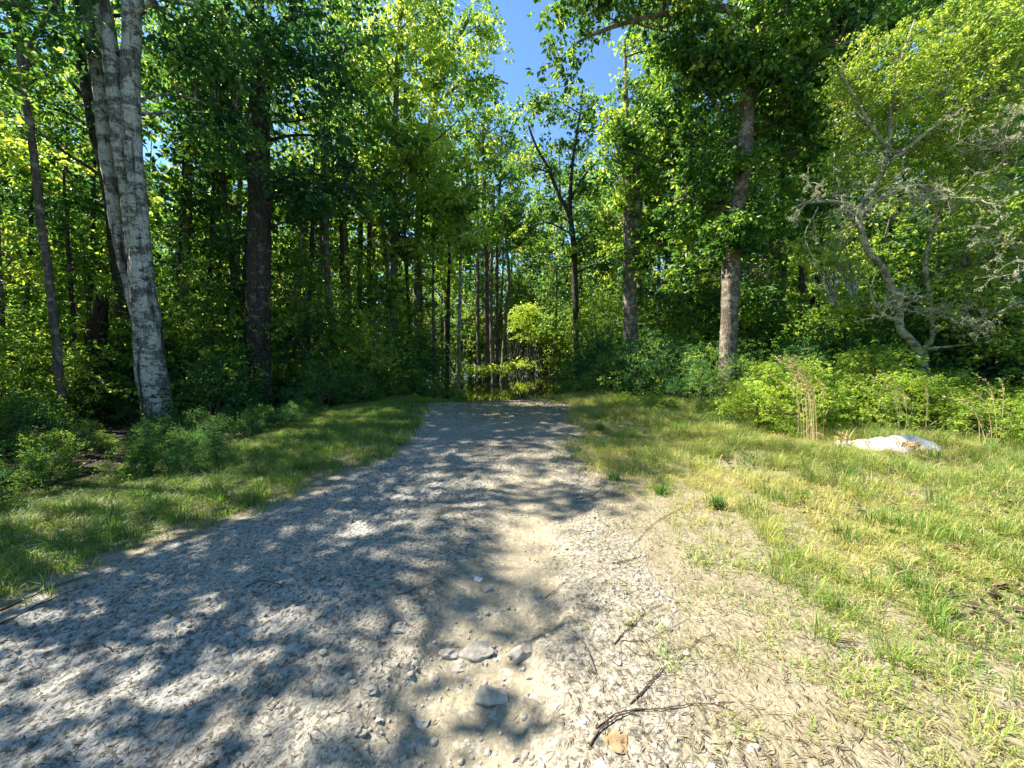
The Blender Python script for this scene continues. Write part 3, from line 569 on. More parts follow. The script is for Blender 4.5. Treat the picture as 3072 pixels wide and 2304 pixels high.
    M['lichen'] = leaf_mat('beard_lichen', [(0, (.16, .18, .10)), (.5, (.34, .37, .22)), (1, (.5, .52, .36))], transl=.3, rough=.9, spec=.1, var=0, tgain=(1.2, 1.2, 1))
    lb.out('lichen', M['lichen'], t, False, b)
crooked()

# snags and stumps
def snag(label, pts, Yd, seed, mat='snag', name='dead_stump'):
    P, r = pixstem(pts, Yd); b = ground_base(P); P = np.vstack([b - [0, 0, .1], P[P[:, 2] > b[2] + .15]]); r = np.r_[r[0] * 1.15, r[-(len(P) - 1):]]
    tb = Buf(); n = 26; S = smooth_path(P, n); rr = np.interp(np.linspace(0, 1, n), np.linspace(0, 1, len(r)), r)
    tube(tb, S, rr, 16, .5, .45, seed)
    rng = np.random.default_rng(seed)
    for k in range(7):      # splintered top
        a = rng.uniform(0, 6.28); q = S[-1] + np.array([math.cos(a), math.sin(a), 0]) * rr[-1] * .7 - [0, 0, .1]
        tube(tb, np.array([q, q + [0, 0, rng.uniform(.12, .35)]]), [rr[-1] * .38, .006], 5)
    o = tb.out(name, M[mat], None, True, b); o.location = b; tag(o, label, 'stump', 'dead stumps in the thicket')
snag('broken charred stump taller than a person beside the pale forked tree', [(101, 405, 19), (100, 370, 17), (97, 335, 16), (99, 315, 12), (101, 302, 11)], 10, 1)
snag('short black stump at the foot of the thin leaning brown tree', [(322, 392, 15), (322, 380, 14), (325, 368, 10)], 14, 2)
snag('narrow rotten stump in the dark far behind the mottled slim tree', [(78, 408, 9), (77, 380, 8), (77, 358, 6)], 11, 3)
snag('grey stump leaning in the dark thicket at the outermost edge', [(22, 412, 12), (20, 385, 10), (17, 362, 7)], 10.5, 4)

# ================================================================ OFF-FRAME TREES (added to shade the near track and dim its skylight)
def plain_tree(name, label, x, y, h, r0, ells, seed, bark='bark_grey', leafm='leaf', group=None, **kw):
    b = np.array([x, y, h1(x, y)]); rng = np.random.default_rng(seed)
    P = np.array([[0, 0, -.15], [rng.normal(0, .12), rng.normal(0, .12), h * .3], [rng.normal(0, .25), rng.normal(0, .25), h * .65], [rng.normal(0, .35), rng.normal(0, .35), h]]) + b
    E = [(b + np.array(c), r, n) for c, r, n in ells]
    k = dict(per=50, rad=.5, leaf=.12, trunk_k=10, nl=14); k.update(kw)
    tb, cb = grow([(P, [r0, r0 * .85, r0 * .55, r0 * .2])], E, seed, **k)
    return put_tree(name, label, 'tree', b, tb, cb, bark, leafm, group)
for i, (x, y, h, els) in enumerate([
    (-8.6, 1.6, 9.5, [((0, 0, 6.8), (1.9, 1.7, 1.9), 24), ((.3, -.3, 8.8), (1.2, 1.1, .8), 7)]),
    (-8.2, 4.6, 10.0, [((0, 0, 7.2), (1.8, 1.4, 1.9), 18), ((.4, .2, 8.9), (1.0, 1.2, .9), 5)]),
    (-9.5, 7.0, 11.0, [((0, 0, 7.8), (2.0, 1.3, 2.2), 19), ((.8, 0, 9.8), (1.5, 1.0, .9), 8)]),
    (-8.0, -1.4, 10.0, [((0, 0, 7.2), (1.9, 1.5, 2.0), 21)]),
    (-7.4, 2.9, 6.5, [((0, 0, 4.6), (1.2, 1.1, 1.3), 11)]),
    (-11.8, 3.2, 12.0, [((0, 0, 8.0), (2.2, 1.9, 2.6), 24)]),
    (-6.9, 3.9, 7.5, [((0, 0, 5.6), (1.3, .9, 1.4), 18)]), (-9.3, 3.0, 9.0, [((0, 0, 7.0), (1.6, 1.0, 1.5), 18)]), (-8.8, 6.0, 12.5, [((.2, 0, 8.6), (1.6, .9, 1.5), 14), ((1.2, .3, 10.6), (1.5, .9, 1.2), 13)]),
    (-6.6, 2.8, 9.8, [((0, 0, 6.6), (1.3, .8, 1.4), 10), ((-.2, 0, 8.2), (1.0, .7, .7), 6)]), (-7.4, 4.3, 10.2, [((0, 0, 8.5), (1.3, .7, 1.2), 12)]),
    (-12.6, 6.4, 10, [((0, 0, 6.5), (1.8, 1.4, 2.2), 42)]), (-13.8, 8.8, 11, [((0, 0, 7.5), (2, 1.6, 2.6), 46)]), (-11.8, 4.9, 8, [((0, 0, 5.4), (1.6, 1.2, 1.6), 36)]),
    (-11.5, 5.8, 15.5, [((0, 0, 10.5), (2.3, 1.6, 2.2), 24), ((.5, .2, 13.5), (1.8, 1.3, 1.5), 14)]),
    (-12.5, 8.2, 17, [((0, 0, 11), (2.4, 1.6, 2.6), 19), ((.5, .2, 14.6), (1.8, 1.5, 1.8), 8)]),
    (-4.5, -5.5, 12, [((0, 0, 8.0), (2.6, 2.2, 3), 24)]), (1.5, -7.5, 13, [((0, 0, 9), (3, 2.4, 3), 27)]), (7.5, -5.5, 12, [((0, 0, 8.0), (2.8, 2.4, 3), 24)]), (12, -1, 12, [((0, 0, 7.0), (2.6, 2.4, 3.4), 27)]), (-10, -5, 12, [((0, 0, 7.0), (2.6, 2.4, 3.4), 24)])]):
    plain_tree('shade_tree', 'off-frame leafy tree added to shade the near end of the track', x, y, h, .13, els, 300 + i, group='off-frame trees added to shade the near track', per=58, rad=.6)

# ================================================================ BACKGROUND TREES (copies)
rb = np.random.default_rng(77)
protos = []
specs = [(17, .16, 'leaf', [((0, 0, 13), (2.2, 2.2, 3.6), 60), ((0, 0, 7.5), (1.8, 1.8, 2.8), 30)]),
         (15, .14, 'leaf_bright', [((0, 0, 11), (2.5, 2.3, 3.4), 62), ((.5, 0, 6), (1.6, 1.6, 2.4), 24)]),
         (18, .19, 'leaf', [((0, 0, 14.5), (2.8, 2.6, 3), 66), ((0, 0, 9), (2.2, 2.2, 2.2), 28), ((0, 0, 5), (1.6, 1.6, 1.4), 12)]),
         (14, .12, 'leaf_dark', [((0, 0, 9.5), (2.1, 2.1, 4), 70), ((0, 0, 4), (1.8, 1.8, 1.5), 18)]),
         (16, .15, 'leaf_bright', [((0, 0, 12), (1.9, 1.9, 3.6), 56), ((0, .4, 6.5), (1.7, 1.7, 2.2), 24)]),
         (13, .11, 'leaf', [((0, 0, 9), (1.7, 1.7, 3.8), 56), ((0, 0, 3.8), (1.5, 1.5, 1.3), 16)])]
def zone(x, y):
    u = x / y
    if u < -.55: return 'tall leafy tree deep in the woods beyond the pale forked tree', 'trees deep in the woods beyond the forked tree', 'w1'
    if u < -.1: return 'tall leafy tree deep in the woods behind the stout dark tree', 'trees deep in the woods behind the dark tree', 'w2'
    if u < .3: return 'leafy tree closing the view beyond the flooded end of the track', 'trees beyond the flooded track end', 'w3'
    return 'tall leafy tree deep in the woods beyond the sunlit grass', 'trees deep in the woods beyond the sunlit grass', 'w4'
cand = []
for _ in range(9000):
    y = rb.uniform(13, 58) ; x = rb.uniform(-1.45, 1.45) * y
    if y < 15 and abs(x) < 9: continue
    if -4.5 < x < 5.0 and y < 21: continue
    if -.3 < x / y < -.12 and y < 18.5: continue
    u = x / y
    if -.05 < u < .30 and y < 29: continue
    if -.12 < u < .08 and y < 29: continue
    if -13 < x < 3 and 29 < y < 36.5: continue
    if u > .45 and y < 17 and x < 14: continue
    d = 2.0 + y * .045
    if all((x - c[0]) ** 2 + (y - c[1]) ** 2 > d * d for c in cand): cand.append((x, y))
cand = cand[:185] + [(-4, 38), (-1, 40.5), (2, 38.5), (5, 36), (8, 35), (11, 36.5), (3.5, 43), (7.2, 41.5), (0, 44.5), (-6.6, 41), (13, 41), (10, 45)]
_ls = []
for _ in range(3000):
    x = rb.uniform(-32, -18.5); y = rb.uniform(4, 14)
    if all((x - c[0]) ** 2 + (y - c[1]) ** 2 > 3.6 ** 2 for c in _ls): _ls.append((x, y))
cand = _ls[:12] + cand
for i, (x, y) in enumerate(cand):
    lab, grp, _ = zone(x, y); k = int(rb.integers(0, len(specs))); z = h1(x, y)
    sc = rb.uniform(.85, 1.12); u = x / y
    if i >= len(cand) - 12: sc = rb.uniform(1.12, 1.28)
    elif -.05 < u < .30: sc = min(sc, (1.2 + .50 * y) / specs[k][0]) if y < 40 else sc * .95
    if k >= 0 and len(protos) < len(specs):
        k = len(protos); hgt, r0, lm, els = specs[k]
        t = plain_tree('background_tree', lab, 0, 0, hgt, r0, els, 400 + k, bark=['bark_grey', 'bark_light', 'bark_dark', 'bark_grey', 'bark_pale', 'bark_grey'][k], leafm=lm, group=grp, per=34, rad=.8, leaf=.21, trunk_k=7, nl=14, lowdetail=True)
        t.location = (x, y, z); t.rotation_euler = (0, 0, rb.uniform(0, 6.28)); t.scale = (sc,) * 3; protos.append(t)
    else:
        copy_thing(protos[k], (x, y, z), rb.uniform(0, 6.28), (sc, sc, sc * rb.uniform(.9, 1.1)), lab, grp)

# ================================================================ SHRUBS AND SAPLINGS
def make_shrub(name, label, group, seed, hgt, wid_, n, leafm, leaf, per, flat=.6, stems=6, rad=.24, tone0=None):
    rng = np.random.default_rng(seed); tb = Buf(); cb = Buf()
    t = empty(name, (0, 0, 0), label, 'shrub', group)
    c = []
    for _ in range(n):
        a = rng.uniform(0, 6.28); q = rng.random() ** .6; z = hgt * (1 - .55 * q * q) * rng.random() ** .55
        c.append([math.cos(a) * q * wid_, math.sin(a) * q * wid_, max(.12, z)])
    c = np.array(c)
    for k in range(stems):
        e = c[rng.integers(0, n)]; m = e * [.35, .35, .55] + rng.normal(0, .06, 3)
        tube(tb, smooth_path([[rng.normal(0, .05), rng.normal(0, .05), -.05], m, e], 7), np.linspace(.02, .006, 7) * (hgt ** .5), 5)
    for e in c[:: 2]:
        s = e * [.6, .6, .75]; tube(tb, np.array([s, (s + e) / 2 + rng.normal(0, .03, 3), e]), [.008, .006, .004], 3)
    tn = None if tone0 is None else rng.normal(tone0, .14, n)
    sprays(cb, c, per, rad * rng.uniform(.7, 1.3, n), leaf, rng, flat, .5, tn)
    tb.out('stem', M['bark_grey'], t, True); cb.out('foliage', M[leafm], t)
    return t
SP = [make_shrub('shrub', 'x', 'g', 500, 1.5, .9, 70, 'leaf_dark', .065, 60), make_shrub('shrub', 'x', 'g', 501, 1.2, .8, 60, 'leaf', .06, 60),
      make_shrub('shrub', 'x', 'g', 502, 2.1, 1.1, 90, 'leaf_dark', .075, 55, rad=.3), make_shrub('shrub', 'x', 'g', 503, 1.8, .9, 70, 'leaf', .07, 55),
      make_shrub('shrub', 'x', 'g', 504, 1.25, .9, 85, 'leaf_yellow', .062, 62, rad=.2, tone0=.60), make_shrub('shrub', 'x', 'g', 505, .95, .8, 70, 'leaf_yellow', .055, 60, rad=.18, tone0=.54)]
SAP = [make_shrub('sapling', 'x', 'g', 510, 5.0, 1.3, 90, 'leaf', .12, 50, rad=.5, stems=3), make_shrub('sapling', 'x', 'g', 511, 4.0, 1.2, 80, 'leaf_bright', .11, 50, rad=.45, stems=3),
       make_shrub('sapling', 'x', 'g', 512, 6.0, 1.5, 100, 'leaf_bright', .13, 46, rad=.55, stems=3)]
used = set()
def put(proto, x, y, sc, label, group, rz=None, sz=None, dz=0, name=None):
    rz = rb.uniform(0, 6.28) if rz is None else rz; z = h1(x, y) + dz; s3 = (sc, sc, sc * (sz or 1))
    if proto.name not in used:
        used.add(proto.name); proto.location = (x, y, z); proto.rotation_euler = (0, 0, rz); proto.scale = s3; proto['label'] = label; proto['group'] = group; return proto
    return copy_thing(proto, (x, y, z), rz, s3, label, group)
LS = 'dense dark-leaved shrub filling the shade beside the trunks'; LG = 'dark shrubs under the trees'
def scatter(n, fx, mind, protos_, smin, smax, label, group, maxn=999, sz=1, grow_=0):
    pts = []
    for _ in range(n):
        x, y, ok = fx()
        if not ok: continue
        if all((x - a) ** 2 + (y - b) ** 2 > mind ** 2 for a, b in pts): pts.append((x, y))
        if len(pts) >= maxn: break
    for x, y in pts:
        if grow_ and -1.12 < x / y < -.66 and y < 9.7: smin_, smax_ = .26, .4
        elif grow_ and -.72 < x / y < -.5 and y < 12: smin_, smax_ = .3, .45
        elif grow_ and x / y < -.95: smin_, smax_ = (.34, .5) if y < 7 else (.45, .8)
        else: smin_, smax_ = smin, smax
        put(protos_[rb.integers(0, len(protos_))], x, y, rb.uniform(smin_, smax_) * (1 + (grow_ if smin_ == smin else 0) * min(4., max(0., -3 - abs(x) * -1 - 2.6)) / 4), label, group, sz=sz)
    return pts
def fL():
    y = rb.uniform(3.2, 15); gl = float(np.interp(y, [2, 4, 6, 9, 12, 16], [2.2, 2.4, 2.6, 2.6, 1.6, 1.0])); x = float(left_edge(y)) - gl - .45 - rb.random() ** 1.3 * 9
    return x, y, (x > -1.45 * y - 1) and not (-1.12 < x / y < -.72 and 5.6 < y < 9.6 and rb.random() < .6) and not (abs(x + 8.4) < .6 and abs(y - 9.5) < .5)
scatter(2200, fL, .8, [SP[0], SP[0], SP[1], SP[2], SP[3]], .6, 1.05, 'dense dark-leaved shrub in the shade around the pale forked and stout dark trees', 'shrubs in the shade of the forked and dark trees', 110, grow_=1.0)
def fR():
    y = rb.uniform(9, 16); gr = float(np.interp(y, [2, 5, 8, 12, 16], [8, 5.5, 4.6, 2.4, 1.2])); x = float(right_edge(y)) + gr + .1 + rb.random() ** 1.2 * 9
    return x, y, x < 1.4 * y + 1
scatter(900, fR, 1.0, [SP[2], SP[3], SP[0], SP[3]], .7, 1.1, 'dense green shrub around the foot of the thick tan trunk', 'shrubs around the thick tan trunk', 60)
for (x, y, s, k) in [(3.3, 13.2, .95, 3), (4.3, 12.6, 1.1, 2), (2.9, 14.6, .9, 1), (4.0, 14.0, 1.1, 3), (5.2, 11.9, 1.1, 0), (3.6, 15.6, 1.2, 2), (2.6, 16.2, 1.0, 3)]:
    put(SP[k], x, y, s, 'rounded green shrub between the ivy tree and the thick tan trunk', 'shrubs at the foot of the ivy tree')
for (x, y, s, k) in [(-2.9, 15.6, .9, 1), (-3.6, 14.6, .7, 3), (-4.2, 15.8, 1.0, 0), (-5.2, 14.6, .9, 1), (-6.2, 13.6, .9, 3), (-4.4, 17.2, 1.1, 2), (-5.2, 17, 1.3, 2), (-4.4, 18.6, 1.2, 2), (-4.9, 21, 1.5, 2), (-5.6, 23, 1.6, 3)]:
    put(SP[k], x, y, s, 'green shrub in the gloom at the flooded edge below the tall maple', 'shrubs at the flooded edge below the tall maple')
_rs = np.random.default_rng(123); _n = 0
for _ in range(400):
    y = _rs.uniform(4.5, 10.5); x = float(left_edge(y)) - float(np.interp(y, [2, 4, 6, 9, 12], [2.1, 2.3, 2.5, 2.4, 1.6])) - _rs.random() * 3.2
    if -1.0 < x / y < -.45 and _n < 30:
        _n += 1; put(SP[0], x, y, _rs.uniform(.2, .36), 'low seedling bush carpeting the dark ground between the pale forked tree and the mown verge', 'seedling bushes behind the shaded verge')
# sunlit yellow-green brambles round the white sheeting
BR = [(4.5, 7.2, .8, 5), (5.2, 7.5, .95, 4), (5.9, 7.4, 1.0, 4), (6.7, 7.5, 1.0, 5), (7.4, 7.3, 1.1, 4), (8.2, 7.1, 1.0, 4), (8.9, 6.6, .95, 5), (5.5, 8.1, 1.1, 4), (6.4, 8.3, 1.2, 4), (7.5, 8.2, 1.2, 4), (8.6, 8.0, 1.1, 4), (7.7, 6.3, .7, 5), (8.4, 5.7, .7, 5), (5.0, 8.8, .9, 5), (9.6, 7.2, 1.2, 4), (4.6, 6.6, .45, 5), (4.2, 8.5, .55, 5), (3.4, 9.3, .55, 5), (2.9, 10.2, .5, 5)]
for x, y, s, k in BR: put(SP[k], x, y, s * rb.uniform(.65, 1.25), 'sunlit yellow-green bramble bush in the thicket behind the white sheet', 'brambles behind the white sheet', sz=.95)
# right-hand thicket behind
for (x, y, s, k) in [(9.5, 9, 1.3, 2), (10.5, 8.3, 1.5, 2), (11.5, 9.4, 1.6, 3), (8.3, 9.8, 1.2, 0), (10.8, 10.8, 1.7, 2), (12.5, 8.4, 1.8, 2), (7, 9.6, 1.1, 0), (11.5, 7.4, 1.3, 3), (13, 10.5, 2.0, 2)]:
    put(SP[k], x, y, s, 'tall dark green shrub behind the crooked lichen-covered tree', 'shrubs behind the crooked tree')
# saplings fill the middle distance
def fS():
    y = rb.uniform(11.5, 42); x = rb.uniform(-1.4, 1.4) * y
    le = float(left_edge(y)); re = float(right_edge(y)); ok = (x < le - 2.6) or (x > re + 3.0)
    if y > 22: ok = not (-9 < x < 4 and 28 < y < 35) and abs(x) > 3.6 + (y < 31) * 3.5 * (1 if x > 0 else .6)
    if .45 < x / y < .9 and y < 15.5: ok = False
    if -.74 < x / y < -.54 and y < 12.8: ok = False
    return x, y, ok
SL = 'leafy sapling in the understorey beneath the taller trees'
scatter(5000, fS, 1.75, SAP, .75, 1.4, SL, 'saplings in the understorey', 165)
for (x, y, s, k) in [(-7, 37.5, 1.6, 2), (-5, 38.5, 1.8, 0), (-2.6, 38, 1.7, 2), (-.5, 39, 1.8, 0), (1.6, 38, 1.7, 2), (3.8, 39, 1.8, 0), (6, 37, 1.6, 2), (-3.8, 37, 1.2, 0), (0.4, 37.2, 1.2, 2), (2.8, 37, 1.1, 0), (-8.6, 11.4, .8, 0), (-10.4, 10.3, .85, 1), (-11.5, 7.6, .8, 0), (-10.8, 9.0, .7, 1), (-4.9, 14.0, .8, 1), (-6.9, 13.2, 1.0, 0), (-5.6, 16, 1.0, 2), (-4.9, 17.5, .9, 0), (-4.9, 20.5, 1.0, 2), (-6.0, 22.5, 1.2, 0), (-6.4, 26, 1.2, 1), (-3.6, 35.5, 1.3, 2), (.2, 36.5, 1.4, 0), (3, 36, 1.4, 2), (7, 33, 1.3, 0), (4.6, 26, 1.2, 2), (4.8, 21.5, 1.0, 2), (5.6, 18.5, 1.0, 0), (3.9, 18, .8, 2), (6.4, 16.4, .9, 2), (8.8, 14.8, .9, 0), (10.6, 13.6, 1.0, 1), (9.2, 10.9, .7, 0), (10.8, 9.4, .8, 0), (12.6, 10.8, 1.0, 0), (-12.5, 9, 1.1, 1), (-14, 11, 1.2, 0), (-11, 12.4, 1.0, 1), (-9.2, 12.2, .9, 0), (13, 11.5, 1.3, 0), (12.2, 9.6, 1.2, 1), (14.4, 9.4, 1.3, 1), (9.9, 9.6, .85, 0), (11.2, 8.3, .75, 1), (11.0, 12.6, 1.1, 2)]:
    put(SAP[k], x, y, s, SL, 'saplings in the understorey')

for _k in range(34):
    y = rb.uniform(12.6, 15.8); x = [rb.uniform(-3.3, -1.7), rb.uniform(-3.3, -1.7), rb.uniform(1.0, 3.2), rb.uniform(-1.8, 1.2)][_k % 4]
    if h1(x, y) > WATER - .05: put([SP[1], SP[5], SP[3]][_k % 3], x, y, rb.uniform(.12, .34) * (.6 if _k % 4 == 3 else 1), 'low weedy bush fraying the flooded far end of the track', 'weeds at the far end of the track')
# bright bush over a tangle of brown stems, far across the water
def bright_bush():
    rng = np.random.default_rng(91); b = W(545, 378, 31); b[2] = WATER - .1
    t = empty('wax_myrtle', b, 'wide bright yellow-green bush over brown stems across the flooded track', 'bush')
    tb = Buf(); cb = Buf()
    for k in range(90):
        x = rng.uniform(-2.6, 3.4); y = rng.uniform(-1, 1.5); P = np.array([[x, y, 0], [x + rng.normal(0, .3), y, 1.1], [x + rng.normal(0, .6), y + rng.normal(0, .3), 2.6 + rng.random()]])
        tube(tb, smooth_path(P, 8), np.linspace(.05, .02, 8) * rng.uniform(.5, 1.4), 5)
    c = crown_points([(np.array([.2, 0, 3.5]), (2.8, 1.6, 1.1), 90), (np.array([3.2, 0, 4.6]), (1.6, 1, 1), 30), (np.array([-.5, -.6, 1.0]), (2.6, .8, .5), 26), (np.array([-1.2, -.2, 4.6]), (1.3, 1.2, 1.1), 35), (np.array([2.0, 0, 2.9]), (1.6, 1.2, .9), 40), (np.array([-2.4, 0, 4.2]), (.9, .9, .9), 14)], rng)
    sprays(cb, c, 50, .55, .17, rng, .35, .55, rng.normal(.62, .12, len(c)))
    tb.out('stems', M['bark_dark'], t, True); cb.out('crown', M['leaf_yellow'], t)
bright_bush()
def low_bough():
    rng = np.random.default_rng(92); b = W(490, 372, 23.5); b[2] = WATER - .1
    t = empty('waterside_shrub', b, 'low yellow-green spray hanging just above the water at the flooded stems', 'shrub')
    tb = Buf(); cb = Buf()
    tube(tb, smooth_path([[1.2, .2, 0], [.6, .1, .7], [-.6, 0, .9], [-1.4, 0, .8]], 10), np.linspace(.05, .015, 10), 6)
    c = np.stack([rng.uniform(-1.5, 1.3, 46), rng.normal(0, .4, 46), .95 + rng.normal(0, .18, 46)], 1)
    sprays(cb, c, 46, .36, .12, rng, .4, .5, rng.normal(.6, .14, 46))
    tb.out('stem', M['bark_grey'], t, True); cb.out('foliage', M['leaf_yellow'], t)
low_bough()

# distant woods closing the horizon on every side
def woods_far():
    rng = np.random.default_rng(93); cb = Buf(); n = 5200
    a = rng.uniform(0, 6.283, n); keep = np.where(np.cos(a) > .25, True, rng.random(n) < .45); a = a[keep]; n = len(a)
    r = rng.uniform(60, 78, n); z = rng.uniform(-.2, 1, n) ** 1.0 * 13
    # behind and beside the viewer the clearing is wider
    P = np.stack([np.sin(a) * r, np.cos(a) * r, np.abs(z)], 1)
    sprays(cb, P, 26, 2.2, .62, rng, .6, .6, rng.normal(.5, .16, n))
    o = cb.out('distant_woods', M['leaf'], None); tag(o, kind='stuff')
woods_far()

# ================================================================ GRASS
def blades(buf, P, h, wd, az, lean, tone, curl=.35):
    n = len(P); h = np.broadcast_to(h, (n,)); dx = np.stack([np.cos(az), np.sin(az), 0 * az], 1); sx = np.stack([-np.sin(az), np.cos(az), 0 * az], 1)
    wv = (np.broadcast_to(wd, (n,)) * .5)[:, None]
    m = P + dx * (h * lean * .4)[:, None] + np.array([0, 0, 1]) * (h * .6)[:, None]
    t = P + dx * (h * lean * (1 + curl))[:, None] + np.array([0, 0, 1]) * (h * (1 - .35 * lean))[:, None]
    V = np.stack([P - sx * wv, P + sx * wv, m + sx * wv * .8, m - sx * wv * .8, t], 1).reshape(-1, 3)
    k = np.arange(n)[:, None] * 5
    buf.add(V, k + [0, 1, 2, 3], k + [3, 2, 4], np.repeat(np.clip(tone, 0, 1), 5))
def tufts(buf, cx, cy_, per, rad, h, wd, rng, tone, lean=.55, dry=.1):
    m = len(cx); n = m * per; ix = np.repeat(np.arange(m), per)
    a = rng.uniform(0, 6.283, n); q = np.sqrt(rng.random(n)) * np.broadcast_to(rad, (m,))[ix]
    x = cx[ix] + np.cos(a) * q; y = cy_[ix] + np.sin(a) * q
    P = np.stack([x, y, H(x, y) - .005], 1)
    hh = np.broadcast_to(h, (m,))[ix] * rng.uniform(.45, 1.15, n)
    tn = np.broadcast_to(tone, (m,))[ix] + rng.normal(0, .09, n); tn = np.where(rng.random(n) < dry, rng.uniform(.75, 1, n), tn)
    blades(buf, P, hh, wd * rng.uniform(.6, 1.3, n), a + rng.normal(0, .8, n), np.clip(rng.normal(lean, .25, n), .05, 1.2), tn)
rg = np.random.default_rng(5); gb = Buf()
# right verge
n = 15000; y = rg.uniform(.9, 1, n) * 0 + rg.uniform(0, 1, n) ** 1.35 * 14 + 1.0; x = right_edge(y) + rg.uniform(-.25, 1, n) * np.interp(y, [1, 5, 8, 12, 16], [4.5, 7.5, 5.5, 3.2, 2.0]) * np.where(rg.random(n) < .5, 1, .8)
d = x - right_edge(y) - np.interp(y, [1, 2, 4, 6], [.35, .2, .1, -.1]); pn = fbm(x, y, .8, 3, 60)
dens = ss(-.1, 1.5, d + 2.2 * (pn - .5)) * np.interp(y, [1, 2, 3, 4.5], [.4, .55, .8, 1]) * (.45 + .55 * ss(.40, .55, fbm(x, y, 1.7, 3, 88))); dens = np.clip(dens + .18 * (d > .1), 0, 1)
k = (rg.random(n) < dens) & (x < 1.5 * y + 2.0); x, y, pn = x[k], y[k], pn[k]
hgt = np.interp(y, [1, 2.5, 5, 9, 14], [.045, .07, .125, .19, .24]) * (0.35 + 1.4 * fbm(x, y, 1.9, 3, 61) ** 1.5 * 1.6)
tufts(gb, x, y, 24, .09, hgt, .0048, rg, .54 + 1.0 * (fbm(x, y, 1.1, 3, 62) - .5), .75, .36)
n = 5200; y = rg.uniform(1.0, 3.6, n); x = right_edge(y) + rg.uniform(-.1, 1, n) * np.interp(y, [1, 3.6], [2.2, 4.6]); d = x - right_edge(y) + 1.3 * (fbm(x, y, 1.3, 3, 81) - .5)
k = rg.random(n) < np.clip(ss(.1, 2.6, d) * .65 + .3 * ss(1.6, 2.6, d), .05, 1); x, y = x[k], y[k]
tufts(gb, x, y, 15, .06, .05 * (.5 + fbm(x, y, 2.0, 2, 82)), .004, rg, .42 + .7 * (fbm(x, y, 1.2, 3, 83) - .5), .95, .38)
n = 520; y = 1.6 + rg.random(n) ** 1.1 * 12; x = right_edge(y) + .5 + rg.random(n) ** .8 * np.interp(y, [1, 5, 8, 14], [4, 6.5, 5, 2]); k = fbm(x, y, .9, 3, 75) > .42; x, y = x[k], y[k]
tufts(gb, x, y, 62, .07, np.interp(y, [1, 4, 9, 14], [.13, .24, .32, .36]), .005, rg, .42 + .8 * (fbm(x, y, 1.3, 3, 76) - .5), .6, .12)
n = 170; y = 2 + rg.random(n) * 12; x = left_edge(y) - .1 - rg.random(n) * 2.3; tufts(gb, x, y, 60, .08, .2, .0055, rg, .36, .65, .08)
# left verge
n = 6400; y = rg.uniform(0, 1, n) ** 1.2 * 14.5 + 1.2; gl = np.interp(y, [1, 2, 4, 6, 9, 12, 16], [2.6, 3.0, 3.6, 3.6, 3.0, 1.9, 1.3]); x = left_edge(y) + .25 - rg.random(n) * (gl + .45)
d = left_edge(y) - x; k = rg.random(n) < np.clip(ss(-.35, .35, d + (.8 + .12 * y) * (fbm(x, y, 1.4, 3, 63) - .5)), 0, 1); x, y = x[k], y[k]
tufts(gb, x, y, 26, .09, np.interp(y, [1, 4, 8, 14], [.09, .12, .16, .18]) * (.6 + .8 * fbm(x, y, 1.5, 2, 64)), .005, rg, .42 + .5 * (fbm(x, y, .9, 3, 65) - .5), .65, .14)
# scattered sprigs on the track and its far end, bright bank past the end
n = 1500; y = rg.uniform(8.5, 15.4, n); u_ = rg.random(n); x = left_edge(y) + u_ * (right_edge(y) - left_edge(y)); k = (rg.random(n) < .15 + .85 * np.abs(u_ - .45) ** 1.2 * 1.8 * ss(8.5, 12, y)) & (fbm(x, y, 1.3, 3, 95) > .44) & (H(x, y) > WATER - .03); x, y = x[k], y[k]
tufts(gb, x, y, 14, .10, .09, .006, rg, .42, .7, .3)
n = 420; y = rg.uniform(1.3, 13, n); x = left_edge(y) + rg.random(n) * (right_edge(y) - left_edge(y)); k = fbm(x, y, 1.0, 3, 66) > .55; tufts(gb, x[k], y[k], 7, .05, .04, .004, rg, .35, .8, .3)
n = 900; y = rg.uniform(13.5, 19, n); x = rg.uniform(.6, 3.6, n) + (y - 14) * .1; k = H(x, y) > WATER - .1; tufts(gb, x[k], y[k], 22, .12, .26, .009, rg, .55, .5, .1)
n = 500; y = rg.uniform(12.5, 15, n); x = rg.uniform(-5.2, -1.8, n); tufts(gb, x, y, 18, .12, .14, .007, rg, .42, .6, .15)
tag(gb.out('grass', M['grass'], None), kind='stuff')
# dry clippings and needles lying on the ground
lb = Buf(); n = 62000
y = rg.uniform(0, 1, n) ** 1.5 * 9 + 1.05; x = right_edge(y) + rg.uniform(-1.3, 1, n) * np.interp(y, [1, 5, 10], [3.2, 6, 4]); d = x - right_edge(y)
k = rg.random(n) < np.clip(.25 + ss(-1.1, .4, d) * .9 - .5 * gully(x, y), .02, 1) * (x < 1.45 * y + 1); x, y = x[k], y[k]; n = len(x)
az = rg.uniform(0, 6.28, n); D = np.stack([np.cos(az), np.sin(az), rg.normal(.05, .12, n)], 1); D /= np.linalg.norm(D, axis=1)[:, None]
leaves(lb, np.stack([x, y, H(x, y) + .006], 1), D, rg.uniform(.02, .06, n), rg, .09, rg.uniform(.0, .6, n), .3)
n = 15000; y = rg.uniform(0, 1, n) ** 1.5 * 11 + 1.0; x = left_edge(y) + rg.random(n) * (right_edge(y) - left_edge(y)); k = rg.random(n) < (.35 + .6 * ss(.45, .6, fbm(x, y, 1.3, 3, 70))) * (1 - .75 * gully(x, y)); x, y = x[k], y[k]; n = len(x)
az = rg.uniform(0, 6.28, n); D = np.stack([np.cos(az), np.sin(az), rg.normal(.05, .15, n)], 1); D /= np.linalg.norm(D, axis=1)[:, None]
